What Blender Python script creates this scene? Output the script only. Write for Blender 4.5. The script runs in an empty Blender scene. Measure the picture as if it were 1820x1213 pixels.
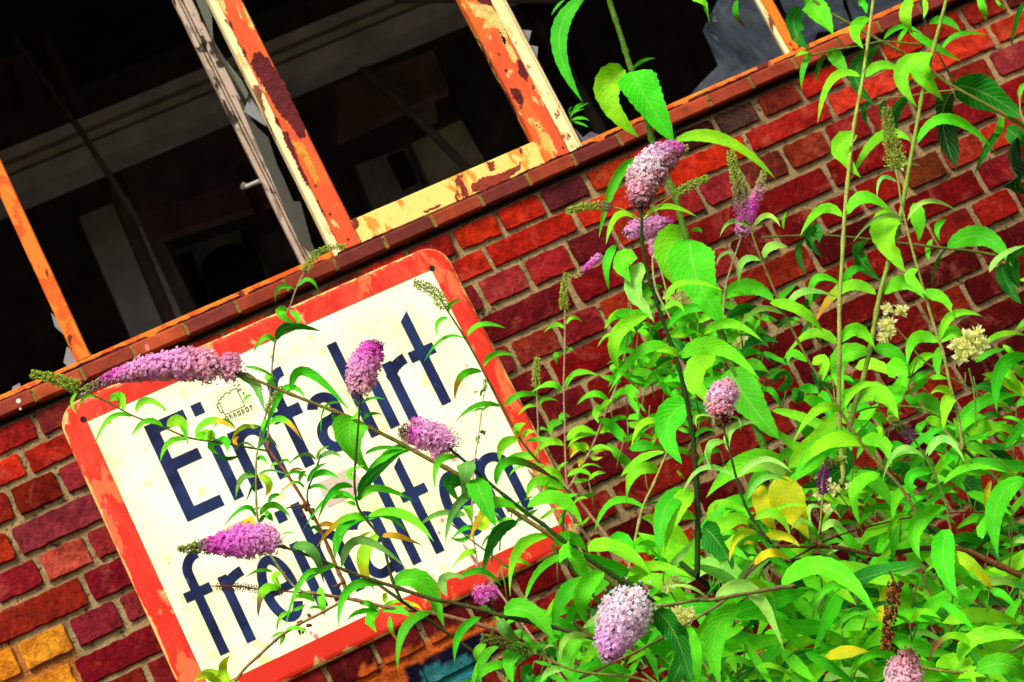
import bpy, math, random
from mathutils import Vector, Matrix, noise
random.seed(11)
S = bpy.context.scene
COL = S.collection
# ---------------------------------------------------------------- camera
FPX, YAW, PITCH, ROLL, DIST = 3917.7, math.radians(11.941), math.radians(12.2336), math.radians(-26.8918), 5.2965
cy, sy, cp, sp, cr, sr = math.cos(YAW), math.sin(YAW), math.cos(PITCH), math.sin(PITCH), math.cos(ROLL), math.sin(ROLL)
FW = Vector((sy*cp, cy*cp, sp)); R0 = Vector((cy, -sy, 0)); U0 = R0.cross(FW)
RT = cr*R0 + sr*U0; UP = -sr*R0 + cr*U0
CAM = Vector((0, -DIST, 0))
cd = bpy.data.cameras.new('camera'); cam = bpy.data.objects.new('camera', cd); COL.objects.link(cam)
m = Matrix((RT, UP, -FW)).transposed().to_4x4(); m.translation = CAM
cam.matrix_world = m
cd.sensor_width = 36; cd.lens = FPX/1820*36; cd.clip_end = 500; cd.clip_start = 0.05
cd.dof.use_dof = True; cd.dof.focus_distance = 4.15; cd.dof.aperture_fstop = 9
S.camera = cam
# ---------------------------------------------------------------- light
w = bpy.data.worlds.new('World'); S.world = w; w.use_nodes = True
nt = w.node_tree; bg = nt.nodes['Background']
sky = nt.nodes.new('ShaderNodeTexSky'); sky.sky_type = 'NISHITA'; sky.sun_disc = False
SUN_EL, SUN_AZ = math.radians(50), math.radians(203)       # direction the sun stands in, azimuth from +Y clockwise
sky.sun_elevation = SUN_EL; sky.sun_rotation = SUN_AZ; sky.air_density = 1.0; sky.dust_density = 3.0
hs = nt.nodes.new('ShaderNodeHueSaturation'); hs.inputs['Saturation'].default_value = 0.35
nt.links.new(sky.outputs[0], hs.inputs['Color']); nt.links.new(hs.outputs[0], bg.inputs['Color'])
bg.inputs['Strength'].default_value = 0.10
sd = bpy.data.lights.new('sun', 'SUN'); sd.energy = 2.7; sd.angle = math.radians(18); sd.color = (1.0, .95, .86)
sun = bpy.data.objects.new('sun', sd); COL.objects.link(sun)
sv = Vector((math.sin(SUN_AZ)*math.cos(SUN_EL), math.cos(SUN_AZ)*math.cos(SUN_EL), math.sin(SUN_EL)))
sun.rotation_euler = sv.to_track_quat('Z', 'Y').to_euler(); sun.location = (0, -3, 6)
S.view_settings.view_transform = 'Standard'; S.view_settings.look = 'None'
S.view_settings.exposure = 0.84; S.view_settings.gamma = 1.0
# ---------------------------------------------------------------- helpers
TS = 2.8203
TILE = dict(F=(0, 0, 1), K1=(0, 0, TS), K2=(600, 0, TS), K3=(1180, 0, TS), K4=(0, 400, TS), K5=(600, 400, TS), K6=(1180, 400, TS),
            K7=(0, 783, TS), K8=(600, 783, TS), K9=(1180, 783, TS), A5=(380, 640, 6.0667), E5=(280, 1013, 6.0667),
            W=(330, 760, 5.615), V=(450, 820, 5.615), N=(590, 880, 5.615), M1=(780, 300, 4.5425), M2=(850, 560, 4.5425),
            R1=(1150, 100, 4.5425), R2=(1420, 100, 4.5425), L1=(0, 700, 4.5425), L2=(0, 946, 4.5425))
def px(t, x, y):
    a, b, s = TILE[t]; return (a + x/s, b + y/s)
def at(x, y, Y):                      # photograph point -> world point on the plane y = Y
    d = (x-910)*RT + (606.5-y)*UP + FPX*FW
    return CAM + d*((DIST+Y)/d.y)
def scale_at(p):                      # metres per photograph pixel at a world point
    return (p-CAM).dot(FW)/FPX
def lin(c):
    return tuple((v/255/12.92 if v/255 <= .04045 else ((v/255+.055)/1.055)**2.4) for v in c)
KE = 0.8
def alb(r, g, b, k=KE):
    return tuple(min(.9, v*k) for v in lin((r, g, b)))
class MB:
    def __init__(s): s.v = []; s.f = []; s.c = []; s.u = []
    def add(s, vs, fs, col=(1, 1, 1), uv=None):
        o = len(s.v); s.v += [tuple(p) for p in vs]; s.f += [tuple(i+o for i in q) for q in fs]
        s.c += (col if isinstance(col, list) else [col]*len(vs)); s.u += (uv or [(0, 0, 0)]*len(vs))
    def box(s, a, b, col=(1, 1, 1)):
        x0, y0, z0 = a; x1, y1, z1 = b
        s.add([(x0,y0,z0),(x1,y0,z0),(x1,y1,z0),(x0,y1,z0),(x0,y0,z1),(x1,y0,z1),(x1,y1,z1),(x0,y1,z1)],
              [(0,3,2,1),(4,5,6,7),(0,1,5,4),(1,2,6,5),(2,3,7,6),(3,0,4,7)], col)
    def prism(s, pts, y0, y1, col=(1, 1, 1)):          # polygon in x,z pushed from y0 (front) to y1
        n = len(pts)
        s.add([(x, y0, z) for x, z in pts]+[(x, y1, z) for x, z in pts],
              [tuple(range(n)), tuple(range(2*n-1, n-1, -1))]+[(i, i+n, (i+1) % n+n, (i+1) % n) for i in range(n)], col)
    def tube(s, pts, rs, col=(1, 1, 1), n=7, caps=True):
        rings = []; N = len(pts); prev = None
        for i, p in enumerate(pts):
            t = (pts[min(i+1, N-1)]-pts[max(i-1, 0)]).normalized()
            a = prev if prev is not None else t.orthogonal()
            a = (a - t*a.dot(t)).normalized(); prev = a; b = t.cross(a)
            r = rs[i] if isinstance(rs, list) else rs
            rings.append([p + (a*math.cos(2*math.pi*k/n)+b*math.sin(2*math.pi*k/n))*r for k in range(n)])
        vs = [q for r in rings for q in r]; fs = []
        for i in range(N-1):
            for k in range(n):
                fs.append((i*n+k, i*n+(k+1) % n, (i+1)*n+(k+1) % n, (i+1)*n+k))
        if caps: fs += [tuple(range(n-1, -1, -1)), tuple((N-1)*n+k for k in range(n))]
        cl = col
        if isinstance(col, list): cl = [c for c in col for _ in range(n)]
        s.add(vs, fs, cl)
    def build(s, name, mat, parent=None, smooth=False):
        me = bpy.data.meshes.new(name); me.from_pydata(s.v, [], s.f); me.update()
        ca = me.attributes.new('col', 'FLOAT_COLOR', 'POINT')
        ca.data.foreach_set('color', [x for c in s.c for x in (c[0], c[1], c[2], 1)])
        ua = me.attributes.new('luv', 'FLOAT_VECTOR', 'POINT')
        ua.data.foreach_set('vector', [x for c in s.u for x in c])
        if smooth: me.polygons.foreach_set('use_smooth', [True]*len(me.polygons))
        me.materials.append(mat)
        o = bpy.data.objects.new(name, me); COL.objects.link(o)
        if parent is not None:
            o.parent = parent
            w0 = Vector(parent.get('_w', parent.location)) if parent.type == 'EMPTY' else Vector((0, 0, 0))
            if parent.type == 'EMPTY': o.location = -Vector(parent.location)
        return o
def thing(name, label, cat, loc, group=None):
    o = bpy.data.objects.new(name, None); COL.objects.link(o); o.location = loc; o.empty_display_size = .1
    o['label'] = label; o['category'] = cat
    if group: o['group'] = group
    return o
def tag(o, label, cat, group=None):
    o['label'] = label; o['category'] = cat
    if group: o['group'] = group
    return o
def catmull(P, sub=6):
    if len(P) < 3: sub = max(sub, 4)
    out = []
    for i in range(len(P)-1):
        p0, p1, p2, p3 = P[max(i-1, 0)], P[i], P[i+1], P[min(i+2, len(P)-1)]
        for k in range(sub):
            t = k/sub
            out.append(0.5*((2*p1)+(p2-p0)*t+(2*p0-5*p1+4*p2-p3)*t*t+(3*p1-p0-3*p2+p3)*t**3))
    out.append(P[-1]); return out
# ---------------------------------------------------------------- materials
def nd(t, kind, **kw):
    n = t.nodes.new(kind)
    for k, v in kw.items():
        if k in n.inputs: n.inputs[k].default_value = v
        else: setattr(n, k, v)
    return n
def newmat(name):
    m = bpy.data.materials.new(name); m.use_nodes = True
    return m, m.node_tree, m.node_tree.nodes['Principled BSDF']
def noise_n(t, scale, detail=5, rough=.6, dist=0):
    g = t.nodes.new('ShaderNodeNewGeometry'); n = nd(t, 'ShaderNodeTexNoise', Scale=scale, Detail=detail, Roughness=rough, Distortion=dist)
    t.links.new(g.outputs['Position'], n.inputs['Vector']); return n
def ramp(t, src, stops):
    r = t.nodes.new('ShaderNodeValToRGB'); e = r.color_ramp.elements
    while len(e) < len(stops): e.new(.5)
    for i, (p, c) in enumerate(stops): e[i].position = p; e[i].color = (*c, 1) if len(c) == 3 else c
    t.links.new(src, r.inputs[0]); return r
def mix(t, fac, a, b, mode='MIX'):
    m = t.nodes.new('ShaderNodeMix'); m.data_type = 'RGBA'; m.blend_type = mode
    for s, v in ((m.inputs[0], fac), (m.inputs[6], a), (m.inputs[7], b)):
        if isinstance(v, (int, float)): s.default_value = v
        elif isinstance(v, tuple): s.default_value = (*v, 1)
        else: t.links.new(v, s)
    return m.outputs[2]
def bump(t, bsdf, src, strength, dist=.01):
    b = nd(t, 'ShaderNodeBump', Strength=strength, Distance=dist); t.links.new(src, b.inputs['Height']); t.links.new(b.outputs[0], bsdf.inputs['Normal'])
BW = [(0, (0, 0, 0)), (1, (1, 1, 1))]
def mat_simple(name, c, rough=.6, var=.25, sc=30, bmp=.2, useattr=False, metal=0):
    m, t, b = newmat(name); b.inputs['Roughness'].default_value = rough; b.inputs['Metallic'].default_value = metal; b.inputs['Specular IOR Level'].default_value = .15
    n = noise_n(t, sc)
    if useattr:
        a = nd(t, 'ShaderNodeAttribute'); a.attribute_name = 'col'; base = a.outputs['Color']
    else: base = c
    r = ramp(t, n.outputs[0], [(.3, (1-var,)*3), (.7, (1, 1, 1))])
    t.links.new(mix(t, 1.0, base, r.outputs[0], 'MULTIPLY'), b.inputs['Base Color'])
    if bmp: bump(t, b, n.outputs[0], bmp)
    return m
def mat_brick():
    m, t, b = newmat('brick'); b.inputs['Roughness'].default_value = .9
    b.inputs['Specular IOR Level'].default_value = .06
    a = nd(t, 'ShaderNodeAttribute'); a.attribute_name = 'col'
    n1 = noise_n(t, 20, 8, .7, .6); n2 = noise_n(t, 170, 5, .75); n3 = noise_n(t, 8, 6, .75, 1.2); n4 = noise_n(t, 420, 2, .5); n5 = noise_n(t, 75, 6, .75, .3)
    c = mix(t, ramp(t, n1.outputs[0], [(.38, (.85,)*3), (.58, (0,)*3)]).outputs[0], a.outputs['Color'], mix(t, 1.0, a.outputs['Color'], (.42, .30, .34), 'MULTIPLY'))
    lime = mix(t, .45, a.outputs['Color'], alb(215, 110, 90))
    c = mix(t, ramp(t, n3.outputs[0], [(.54, (0,)*3), (.66, (.55,)*3)]).outputs[0], c, lime)
    c = mix(t, 1.0, c, ramp(t, n5.outputs[0], [(.32, (.55, .5, .5)), (.5, (1, 1, 1)), (.66, (1.35, 1.3, 1.25))]).outputs[0], 'MULTIPLY')
    c = mix(t, ramp(t, n2.outputs[0], [(.34, (.92,)*3), (.42, (0,)*3)]).outputs[0], c, mix(t, 1.0, c, (.16, .10, .12), 'MULTIPLY'))
    c = mix(t, ramp(t, n4.outputs[0], [(.64, (0,)*3), (.71, (.45,)*3)]).outputs[0], c, lime)
    n6 = noise_n(t, 3.2, 7, .72, .9)
    c = mix(t, ramp(t, n6.outputs[0], [(.30, (.75,)*3), (.42, (0,)*3)]).outputs[0], c, mix(t, 1.0, c, (.42, .36, .40), 'MULTIPLY'))
    c = mix(t, ramp(t, n6.outputs[0], [(.60, (0,)*3), (.74, (.5,)*3)]).outputs[0], c, alb(214, 120, 84))
    t.links.new(c, b.inputs['Base Color'])
    ad = nd(t, 'ShaderNodeMath'); ad.operation = 'ADD'; t.links.new(n2.outputs[0], ad.inputs[0]); t.links.new(n5.outputs[0], ad.inputs[1])
    bump(t, b, ad.outputs[0], .9, .005)
    return m
def mat_mortar():
    m, t, b = newmat('mortar'); b.inputs['Roughness'].default_value = .95; b.inputs['Specular IOR Level'].default_value = .1
    a = nd(t, 'ShaderNodeAttribute'); a.attribute_name = 'col'
    n1 = noise_n(t, 14, 6, .7, .5); n2 = noise_n(t, 230, 4, .75); n3 = noise_n(t, 60, 4, .6)
    c = mix(t, ramp(t, n1.outputs[0], [(.35, (.8,)*3), (.52, (0,)*3)]).outputs[0], a.outputs['Color'], mix(t, 1.0, a.outputs['Color'], (.45, .40, .42), 'MULTIPLY'))
    c = mix(t, ramp(t, n2.outputs[0], [(.36, (.85,)*3), (.5, (0,)*3)]).outputs[0], c, mix(t, 1.0, c, (.35, .3, .3), 'MULTIPLY'))
    c = mix(t, ramp(t, n3.outputs[0], [(.33, (.9,)*3), (.42, (0,)*3)]).outputs[0], c, alb(40, 30, 30))
    t.links.new(c, b.inputs['Base Color'])
    ad = nd(t, 'ShaderNodeMath'); ad.operation = 'ADD'; t.links.new(n2.outputs[0], ad.inputs[0]); t.links.new(n3.outputs[0], ad.inputs[1])
    bump(t, b, ad.outputs[0], .9, .005)
    return m
def mat_paint(name, top, under, rust, lo=.42, hi=.6, sc=(14, 5), rlo=.62, stain=(.5, .3, .05), edge=None):
    """old flaking paint: top coat, a lighter under coat that shows through, and bare rust in patches"""
    m, t, b = newmat(name); b.inputs['Roughness'].default_value = .55; b.inputs['Specular IOR Level'].default_value = .15
    g = t.nodes.new('ShaderNodeNewGeometry'); mp = nd(t, 'ShaderNodeMapping'); mp.inputs['Scale'].default_value = (1, 1, .45)
    t.links.new(g.outputs['Position'], mp.inputs['Vector'])
    def nn(s, d=6, r=.6, ds=.3):
        n = nd(t, 'ShaderNodeTexNoise', Scale=s, Detail=d, Roughness=r, Distortion=ds); t.links.new(mp.outputs[0], n.inputs['Vector']); return n
    n1 = nn(sc[0]); n2 = nn(sc[1]*2.2, 7, .55); n3 = nn(90, 4, .7)
    f1 = ramp(t, n1.outputs[0], [(lo, (0,)*3), (lo+.03, (.9,)*3)])
    c = mix(t, f1.outputs[0], under, top)
    c = mix(t, ramp(t, n3.outputs[0], [(.3, (.5,)*3), (.45, (0,)*3)]).outputs[0], c, mix(t, 1.0, c, (.75, .6, .5), 'MULTIPLY'))
    st_ = nn(6, 6, .7, .8)
    c = mix(t, ramp(t, st_.outputs[0], [(.50, (0,)*3), (.72, (.7,)*3)]).outputs[0], c, stain)
    ve = nn(34, 8, .75, .6); ms = nd(t, 'ShaderNodeMath'); ms.operation = 'MULTIPLY_ADD'; t.links.new(ve.outputs[0], ms.inputs[0]); ms.inputs[1].default_value = .16; t.links.new(n2.outputs[0], ms.inputs[2])
    R0_ = rlo+.08
    c = mix(t, ramp(t, ms.outputs[0], [(R0_-.016, (0,)*3), (R0_-.008, (.8,)*3), (R0_+.002, (.8,)*3), (R0_+.004, (0,)*3)]).outputs[0], c, under)
    f2 = ramp(t, ms.outputs[0], [(R0_, (0,)*3), (R0_+.008, (1,)*3)])
    c = mix(t, f2.outputs[0], c, mix(t, ramp(t, n3.outputs[0], [(.35, (0,)*3), (.65, (1,)*3)]).outputs[0], rust, tuple(v*.35 for v in rust)))
    if edge:
        at_ = nd(t, 'ShaderNodeAttribute'); at_.attribute_name = 'col'; se = nd(t, 'ShaderNodeSeparateColor'); t.links.new(at_.outputs['Color'], se.inputs[0])
        w1 = nn(22, 6, .7, .5); mu = nd(t, 'ShaderNodeMath'); mu.operation = 'MULTIPLY_ADD'; t.links.new(se.outputs[0], mu.inputs[0]); mu.inputs[1].default_value = .5; t.links.new(w1.outputs[0], mu.inputs[2])
        c = mix(t, ramp(t, mu.outputs[0], [(.78, (0,)*3), (.84, (.85,)*3)]).outputs[0], c, edge)
    t.links.new(c, b.inputs['Base Color'])
    ad = nd(t, 'ShaderNodeMath'); ad.operation = 'SUBTRACT'; t.links.new(f1.outputs[0], ad.inputs[0]); t.links.new(f2.outputs[0], ad.inputs[1])
    bump(t, b, ad.outputs[0], .35, .003)
    return m
def mat_leaf(name='leaf', rough=.55, trans=.33):
    m, t, b = newmat(name); b.inputs['Roughness'].default_value = rough; b.inputs['Specular IOR Level'].default_value = .18
    a = nd(t, 'ShaderNodeAttribute'); a.attribute_name = 'col'
    u = nd(t, 'ShaderNodeAttribute'); u.attribute_name = 'luv'
    sx = nd(t, 'ShaderNodeSeparateXYZ'); t.links.new(u.outputs['Vector'], sx.inputs[0])
    av = nd(t, 'ShaderNodeMath'); av.operation = 'ABSOLUTE'; t.links.new(sx.outputs[1], av.inputs[0])
    # lateral veins: stripes slanting forward from the midrib
    ma = nd(t, 'ShaderNodeMath'); ma.operation = 'MULTIPLY_ADD'; t.links.new(av.outputs[0], ma.inputs[0]); ma.inputs[1].default_value = -.22; t.links.new(sx.outputs[0], ma.inputs[2])
    mm = nd(t, 'ShaderNodeMath'); mm.operation = 'MULTIPLY'; t.links.new(ma.outputs[0], mm.inputs[0]); mm.inputs[1].default_value = 75
    sn = nd(t, 'ShaderNodeMath'); sn.operation = 'SINE'; t.links.new(mm.outputs[0], sn.inputs[0])
    vr = ramp(t, sn.outputs[0], [(.72, (0,)*3), (.98, (.42,)*3)])
    mr = ramp(t, av.outputs[0], [(.02, (.75,)*3), (.085, (0,)*3)])
    n1 = noise_n(t, 35, 3, .5); n2 = noise_n(t, 300, 3, .6)
    c = mix(t, 1.0, a.outputs['Color'], ramp(t, n1.outputs[0], [(.3, (.68, .86, .8)), (.7, (1.2, 1.06, 1.1))]).outputs[0], 'MULTIPLY')
    c = mix(t, 1.0, c, ramp(t, n2.outputs[0], [(.3, (.8,)*3), (.6, (1,)*3)]).outputs[0], 'MULTIPLY')
    pale = mix(t, .4, c, alb(190, 240, 120))
    c = mix(t, vr.outputs[0], c, pale); c = mix(t, mr.outputs[0], c, pale)
    n5 = noise_n(t, 48, 3, .5); c = mix(t, ramp(t, n5.outputs[0], [(.72, (0,)*3), (.76, (.8,)*3)]).outputs[0], c, alb(150, 120, 30))
    gb = t.nodes.new('ShaderNodeNewGeometry')
    und = mix(t, .42, c, alb(160, 222, 110)); c = mix(t, gb.outputs['Backfacing'], c, und)
    t.links.new(c, b.inputs['Base Color'])
    ad = nd(t, 'ShaderNodeMath'); ad.operation = 'ADD'; t.links.new(n2.outputs[0], ad.inputs[0]); t.links.new(vr.outputs[0], ad.inputs[1])
    bump(t, b, ad.outputs[0], .6, .0025)
    tr = nd(t, 'ShaderNodeBsdfTranslucent'); t.links.new(c, tr.inputs['Color'])
    mx = nd(t, 'ShaderNodeMixShader'); mx.inputs[0].default_value = trans
    t.links.new(b.outputs[0], mx.inputs[1]); t.links.new(tr.outputs[0], mx.inputs[2])
    t.links.new(mx.outputs[0], t.nodes['Material Output'].inputs['Surface'])
    return m
def mat_petal():
    m, t, b = newmat('petal'); b.inputs['Roughness'].default_value = .7; b.inputs['Specular IOR Level'].default_value = .1
    a = nd(t, 'ShaderNodeAttribute'); a.attribute_name = 'col'; n = noise_n(t, 260, 2, .5)
    c = mix(t, 1.0, a.outputs['Color'], ramp(t, n.outputs[0], [(.3, (.85,)*3), (.6, (1,)*3)]).outputs[0], 'MULTIPLY')
    t.links.new(c, b.inputs['Base Color'])
    tr = nd(t, 'ShaderNodeBsdfTranslucent'); t.links.new(c, tr.inputs['Color'])
    mx = nd(t, 'ShaderNodeMixShader'); mx.inputs[0].default_value = .42
    t.links.new(b.outputs[0], mx.inputs[1]); t.links.new(tr.outputs[0], mx.inputs[2])
    t.links.new(mx.outputs[0], t.nodes['Material Output'].inputs['Surface'])
    return m
def mat_glass():
    m, t, b = newmat('dusty_glass'); b.inputs['Roughness'].default_value = .08
    n = noise_n(t, 6, 7, .75, .8); n2 = noise_n(t, 45, 5, .8, .5)
    c = mix(t, ramp(t, n.outputs[0], [(.38, (0,)*3), (.68, (1,)*3)]).outputs[0], (.012, .017, .026), (.085, .10, .12))
    c = mix(t, ramp(t, n2.outputs[0], [(.62, (0,)*3), (.70, (.9,)*3)]).outputs[0], c, (.42, .46, .46))
    t.links.new(c, b.inputs['Base Color'])
    tp = nd(t, 'ShaderNodeBsdfTransparent'); tp.inputs[0].default_value = (.8, .88, .86, 1); mx = nd(t, 'ShaderNodeMixShader')
    fr_ = ramp(t, n.outputs[0], [(.35, (.8,)*3), (.7, (.42,)*3)]); t.links.new(fr_.outputs[0], mx.inputs[0])
    t.links.new(b.outputs[0], mx.inputs[1]); t.links.new(tp.outputs[0], mx.inputs[2]); t.links.new(mx.outputs[0], t.nodes['Material Output'].inputs['Surface'])
    return m
M = dict(brick=mat_brick(), mortar=mat_mortar(), leaf=mat_leaf(), glass=mat_glass(),
         petal=mat_petal())
M['red'] = mat_paint('red_window_paint', alb(226, 54, 22, .74), alb(255, 205, 110), alb(112, 34, 34), lo=.37, sc=(24, 4.2), rlo=.61, stain=alb(240, 140, 36))
M['cream'] = mat_paint('cream_window_paint', alb(255, 222, 122), alb(248, 150, 52), alb(165, 60, 36), lo=.40, sc=(20, 5.5), rlo=.63, stain=alb(250, 170, 50))
M['creamstrip'] = mat_paint('cream_putty_strip', alb(255, 236, 175), alb(235, 190, 110), alb(160, 90, 60), lo=.36, sc=(30, 8), rlo=.64, stain=alb(250, 205, 130))
M['orange'] = mat_paint('orange_window_paint', alb(238, 128, 30), alb(222, 86, 18), alb(130, 50, 16), lo=.44, sc=(26, 7), rlo=.66, stain=alb(250, 176, 60))
M['greywood'] = mat_paint('weathered_sash_paint', alb(196, 172, 150), alb(150, 128, 110), alb(70, 48, 36), lo=.40, sc=(30, 9), rlo=.58, stain=alb(150, 128, 100))
M['tile'] = mat_simple('glazed_sill_tile', alb(150, 62, 52), .65, .5, 28, .2, True)
M['interior'] = mat_simple('sooty_interior', (.1, .1, .09), .9, .45, 6, .1, True)
m, t, b = newmat('navy_enamel'); b.inputs['Roughness'].default_value = .5; b.inputs['Specular IOR Level'].default_value = .12
n1 = noise_n(t, 40, 6, .7, .8); n2 = noise_n(t, 9, 4, .6, .5)
c = mix(t, ramp(t, n2.outputs[0], [(.35, (0,)*3), (.65, (1,)*3)]).outputs[0], alb(14, 22, 62, .6), alb(36, 54, 104, .7))
c = mix(t, ramp(t, n1.outputs[0], [(.62, (0,)*3), (.74, (.7,)*3)]).outputs[0], c, alb(96, 112, 150, .8))
t.links.new(c, b.inputs['Base Color']); M['navy'] = m
M['plain'] = mat_simple('plain', (1, 1, 1), .6, .2, 60, .1, True)
M['rusty'] = mat_simple('bare_rust', (1, 1, 1), .8, .5, 70, .6, True)
M['stem'] = mat_simple('stem', (1, 1, 1), .7, .5, 220, .6, True)
M['soil'] = mat_simple('soil', alb(90, 80, 50), .95, .5, 8, .5)
# ---------------------------------------------------------------- ground
g = MB(); n = 40
for i in range(n+1):
    for j in range(n+1):
        x, y = -20+40*i/n+1, -25+25.0*j/n
        g.v.append((x, y-.001, -1.5+.03*noise.noise(Vector((x, y, 0)))))
        g.c.append((1, 1, 1)); g.u.append((0, 0, 0))
for i in range(n):
    for j in range(n):
        a = i*(n+1)+j; g.f.append((a, a+n+1, a+n+2, a+1))
o = g.build('ground', M['soil']); o['kind'] = 'structure'
# ---------------------------------------------------------------- brick wall
BLD = thing('brick_building', 'old red brick workshop wall with rusty flaking window frames above a tiled sill', 'building', (1.2, 0, -1.5))
ROWS = [(1.519, 1.565, 'S'), (1.443, 1.497, 'H'), (1.369, 1.423, 'S'), (1.283, 1.348, 'H'), (1.193, 1.257, 'S'), (1.106, 1.169, 'H'),
        (1.018, 1.084, 'S'), (.934, .997, 'H'), (.841, .903, 'S'), (.757, .822, 'H'), (.670, .733, 'S'), (.577, .640, 'H')]
OFF = {2: .158, 4: .060, 6: .170, 8: .066, 10: .165}
z = .577-.0215; k = len(ROWS)
while z > -1.5:
    ROWS.append((z-.065, z, 'H' if k % 2 else 'S')); z -= .0865; k += 1
OVR = []          # colours of single bricks, read where they stand
def ov(t, L):
    for x, y, r, g_, b in L: OVR.append((*px(t, x, y), (r, g_, b)))
ov('M1', [(30,600,150,28,22),(300,520,205,50,15),(670,380,205,45,18),(920,230,96,34,44),(1070,200,190,80,20),(1260,120,180,55,18),(260,780,200,42,20),(750,560,185,32,16),(1250,400,212,48,20),(500,940,165,48,52),(880,790,165,32,38),(1200,630,105,20,30),(270,1040,120,28,38),(650,1100,112,16,26),(1300,880,128,10,16)])
ov('M2', [(450,250,140,42,32),(850,110,132,22,32),(210,330,130,35,42),(440,500,108,12,22),(880,320,132,6,10),(730,720,112,16,26),(1100,560,120,18,16),(470,850,100,16,26),(870,900,98,6,16),(1380,720,115,6,6),(1340,1040,150,42,52),(1050,1130,100,12,22)])
ov('K8', [(1310,310,140,16,16),(1580,220,140,22,10),(1480,520,98,6,10),(1300,100,110,22,32),(1270,490,122,12,12),(100,1110,90,16,22),(320,990,125,28,32),(560,880,100,22,26),(300,1150,200,95,25)])
ov('L1', [(100,330,165,32,30),(400,230,130,44,40),(360,450,178,38,22),(60,610,215,50,25),(600,660,150,42,52),(260,810,120,26,10),(580,990,142,48,62),(220,1100,130,18,32),(780,1130,150,42,46),(20,980,140,32,16)])
ov('L2', [(450,260,202,85,68),(780,110,165,62,66),(800,380,130,16,36),(110,440,150,28,42),(300,620,150,38,24),(300,960,238,160,42),(720,790,140,36,50),(40,1080,235,150,36),(500,1130,235,150,36),(950,960,130,16,30),(1290,1130,140,32,36),(1020,580,140,42,50)])
ov('R1', [(400,620,60,25,20),(740,520,72,50,46),(1040,420,120,42,26),(1370,280,190,38,20),(1120,560,182,36,26),(1600,370,218,60,36),(1580,620,140,26,26),(1290,780,142,48,26),(930,900,120,46,32),(440,900,208,46,16),(550,1080,150,36,46),(1180,1080,125,12,16),(1600,900,130,10,10),(1750,1050,150,22,12)])
ov('R2', [(700,230,222,56,32),(1280,50,222,60,32),(1330,130,140,36,26),(1680,90,152,48,56),(650,1080,140,22,16),(970,960,110,50,20),(1220,1080,116,10,10),(980,380,122,12,16),(1440,500,130,16,20),(1560,640,190,46,26),(1340,760,160,46,26),(1540,930,130,16,26),(1740,280,150,22,22),(760,880,130,10,12),(1580,1200,150,24,16)])
ov('K9', [(100,600,190,62,16),(240,560,190,70,16),(300,280,95,8,8),(560,100,85,10,14),(1520,1000,110,8,10)])
OVW = []
for x, y, c in OVR:
    p = at(x, y, 0); OVW.append((p.x, p.z, c))
NAVY = [at(*px('K8', a, b), 0) for a, b in [(345,1140),(470,1080),(610,1010),(720,965),(745,1010),(740,1180),(720,1300),(330,1300)]]
CYAN = [at(*px('K8', a, b), 0) for a, b in [(415,1150),(560,1110),(690,1080),(712,1125),(705,1300),(425,1300)]]
ORG = [at(*px('K8', a, b), 0) for a, b in [(130,1140),(420,1010),(600,930),(800,880),(820,930),(720,965),(610,1010),(345,1140),(330,1300),(60,1300)]]
YEL = [at(*px('L2', a, b), 0) for a, b in [(-200,930),(120,900),(430,800),(540,940),(640,1010),(700,1300),(-400,1300)]]
def inside(P, x, z):
    c = False; n = len(P)
    for i in range(n):
        a, b = P[i], P[(i+1) % n]
        if (a.z > z) != (b.z > z) and x < (b.x-a.x)*(z-a.z)/(b.z-a.z)+a.x: c = not c
    return c
def graf(x, z, col):
    jx = x+.012*noise.noise(Vector((x*40, z*40, 3))); jz = z+.012*noise.noise(Vector((x*40, z*40, 9)))
    if inside(CYAN, jx, jz): return alb(48, 136, 140)
    if inside(NAVY, jx, jz): return alb(16, 18, 45)
    if inside(ORG, jx, jz): return alb(215, 100, 30)
    return col
def brick_col(x0, x1, z0, z1):
    if z0 > 1.5: return alb(70, 24, 20)  # sill shade put into the top course's colour; bricks above the windows share it
    for X, Z, c in OVW:
        if x0-.01 < X < x1+.01 and z0-.008 < Z < z1+.008: return tuple(v*h for v, h in zip(alb(*c, .80), (1.04, .98, .85)))
    zc = (z0+z1)/2; r = random.random()
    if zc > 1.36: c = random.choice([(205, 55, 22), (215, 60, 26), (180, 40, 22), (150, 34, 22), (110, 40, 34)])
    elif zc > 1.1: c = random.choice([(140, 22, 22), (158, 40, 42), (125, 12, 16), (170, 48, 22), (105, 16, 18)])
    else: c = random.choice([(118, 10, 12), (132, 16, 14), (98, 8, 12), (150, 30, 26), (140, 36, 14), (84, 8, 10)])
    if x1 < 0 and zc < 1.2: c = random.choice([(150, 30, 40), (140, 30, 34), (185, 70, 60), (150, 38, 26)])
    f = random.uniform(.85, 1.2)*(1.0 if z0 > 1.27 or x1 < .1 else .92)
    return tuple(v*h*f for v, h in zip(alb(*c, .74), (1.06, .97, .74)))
wall = MB()
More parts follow.
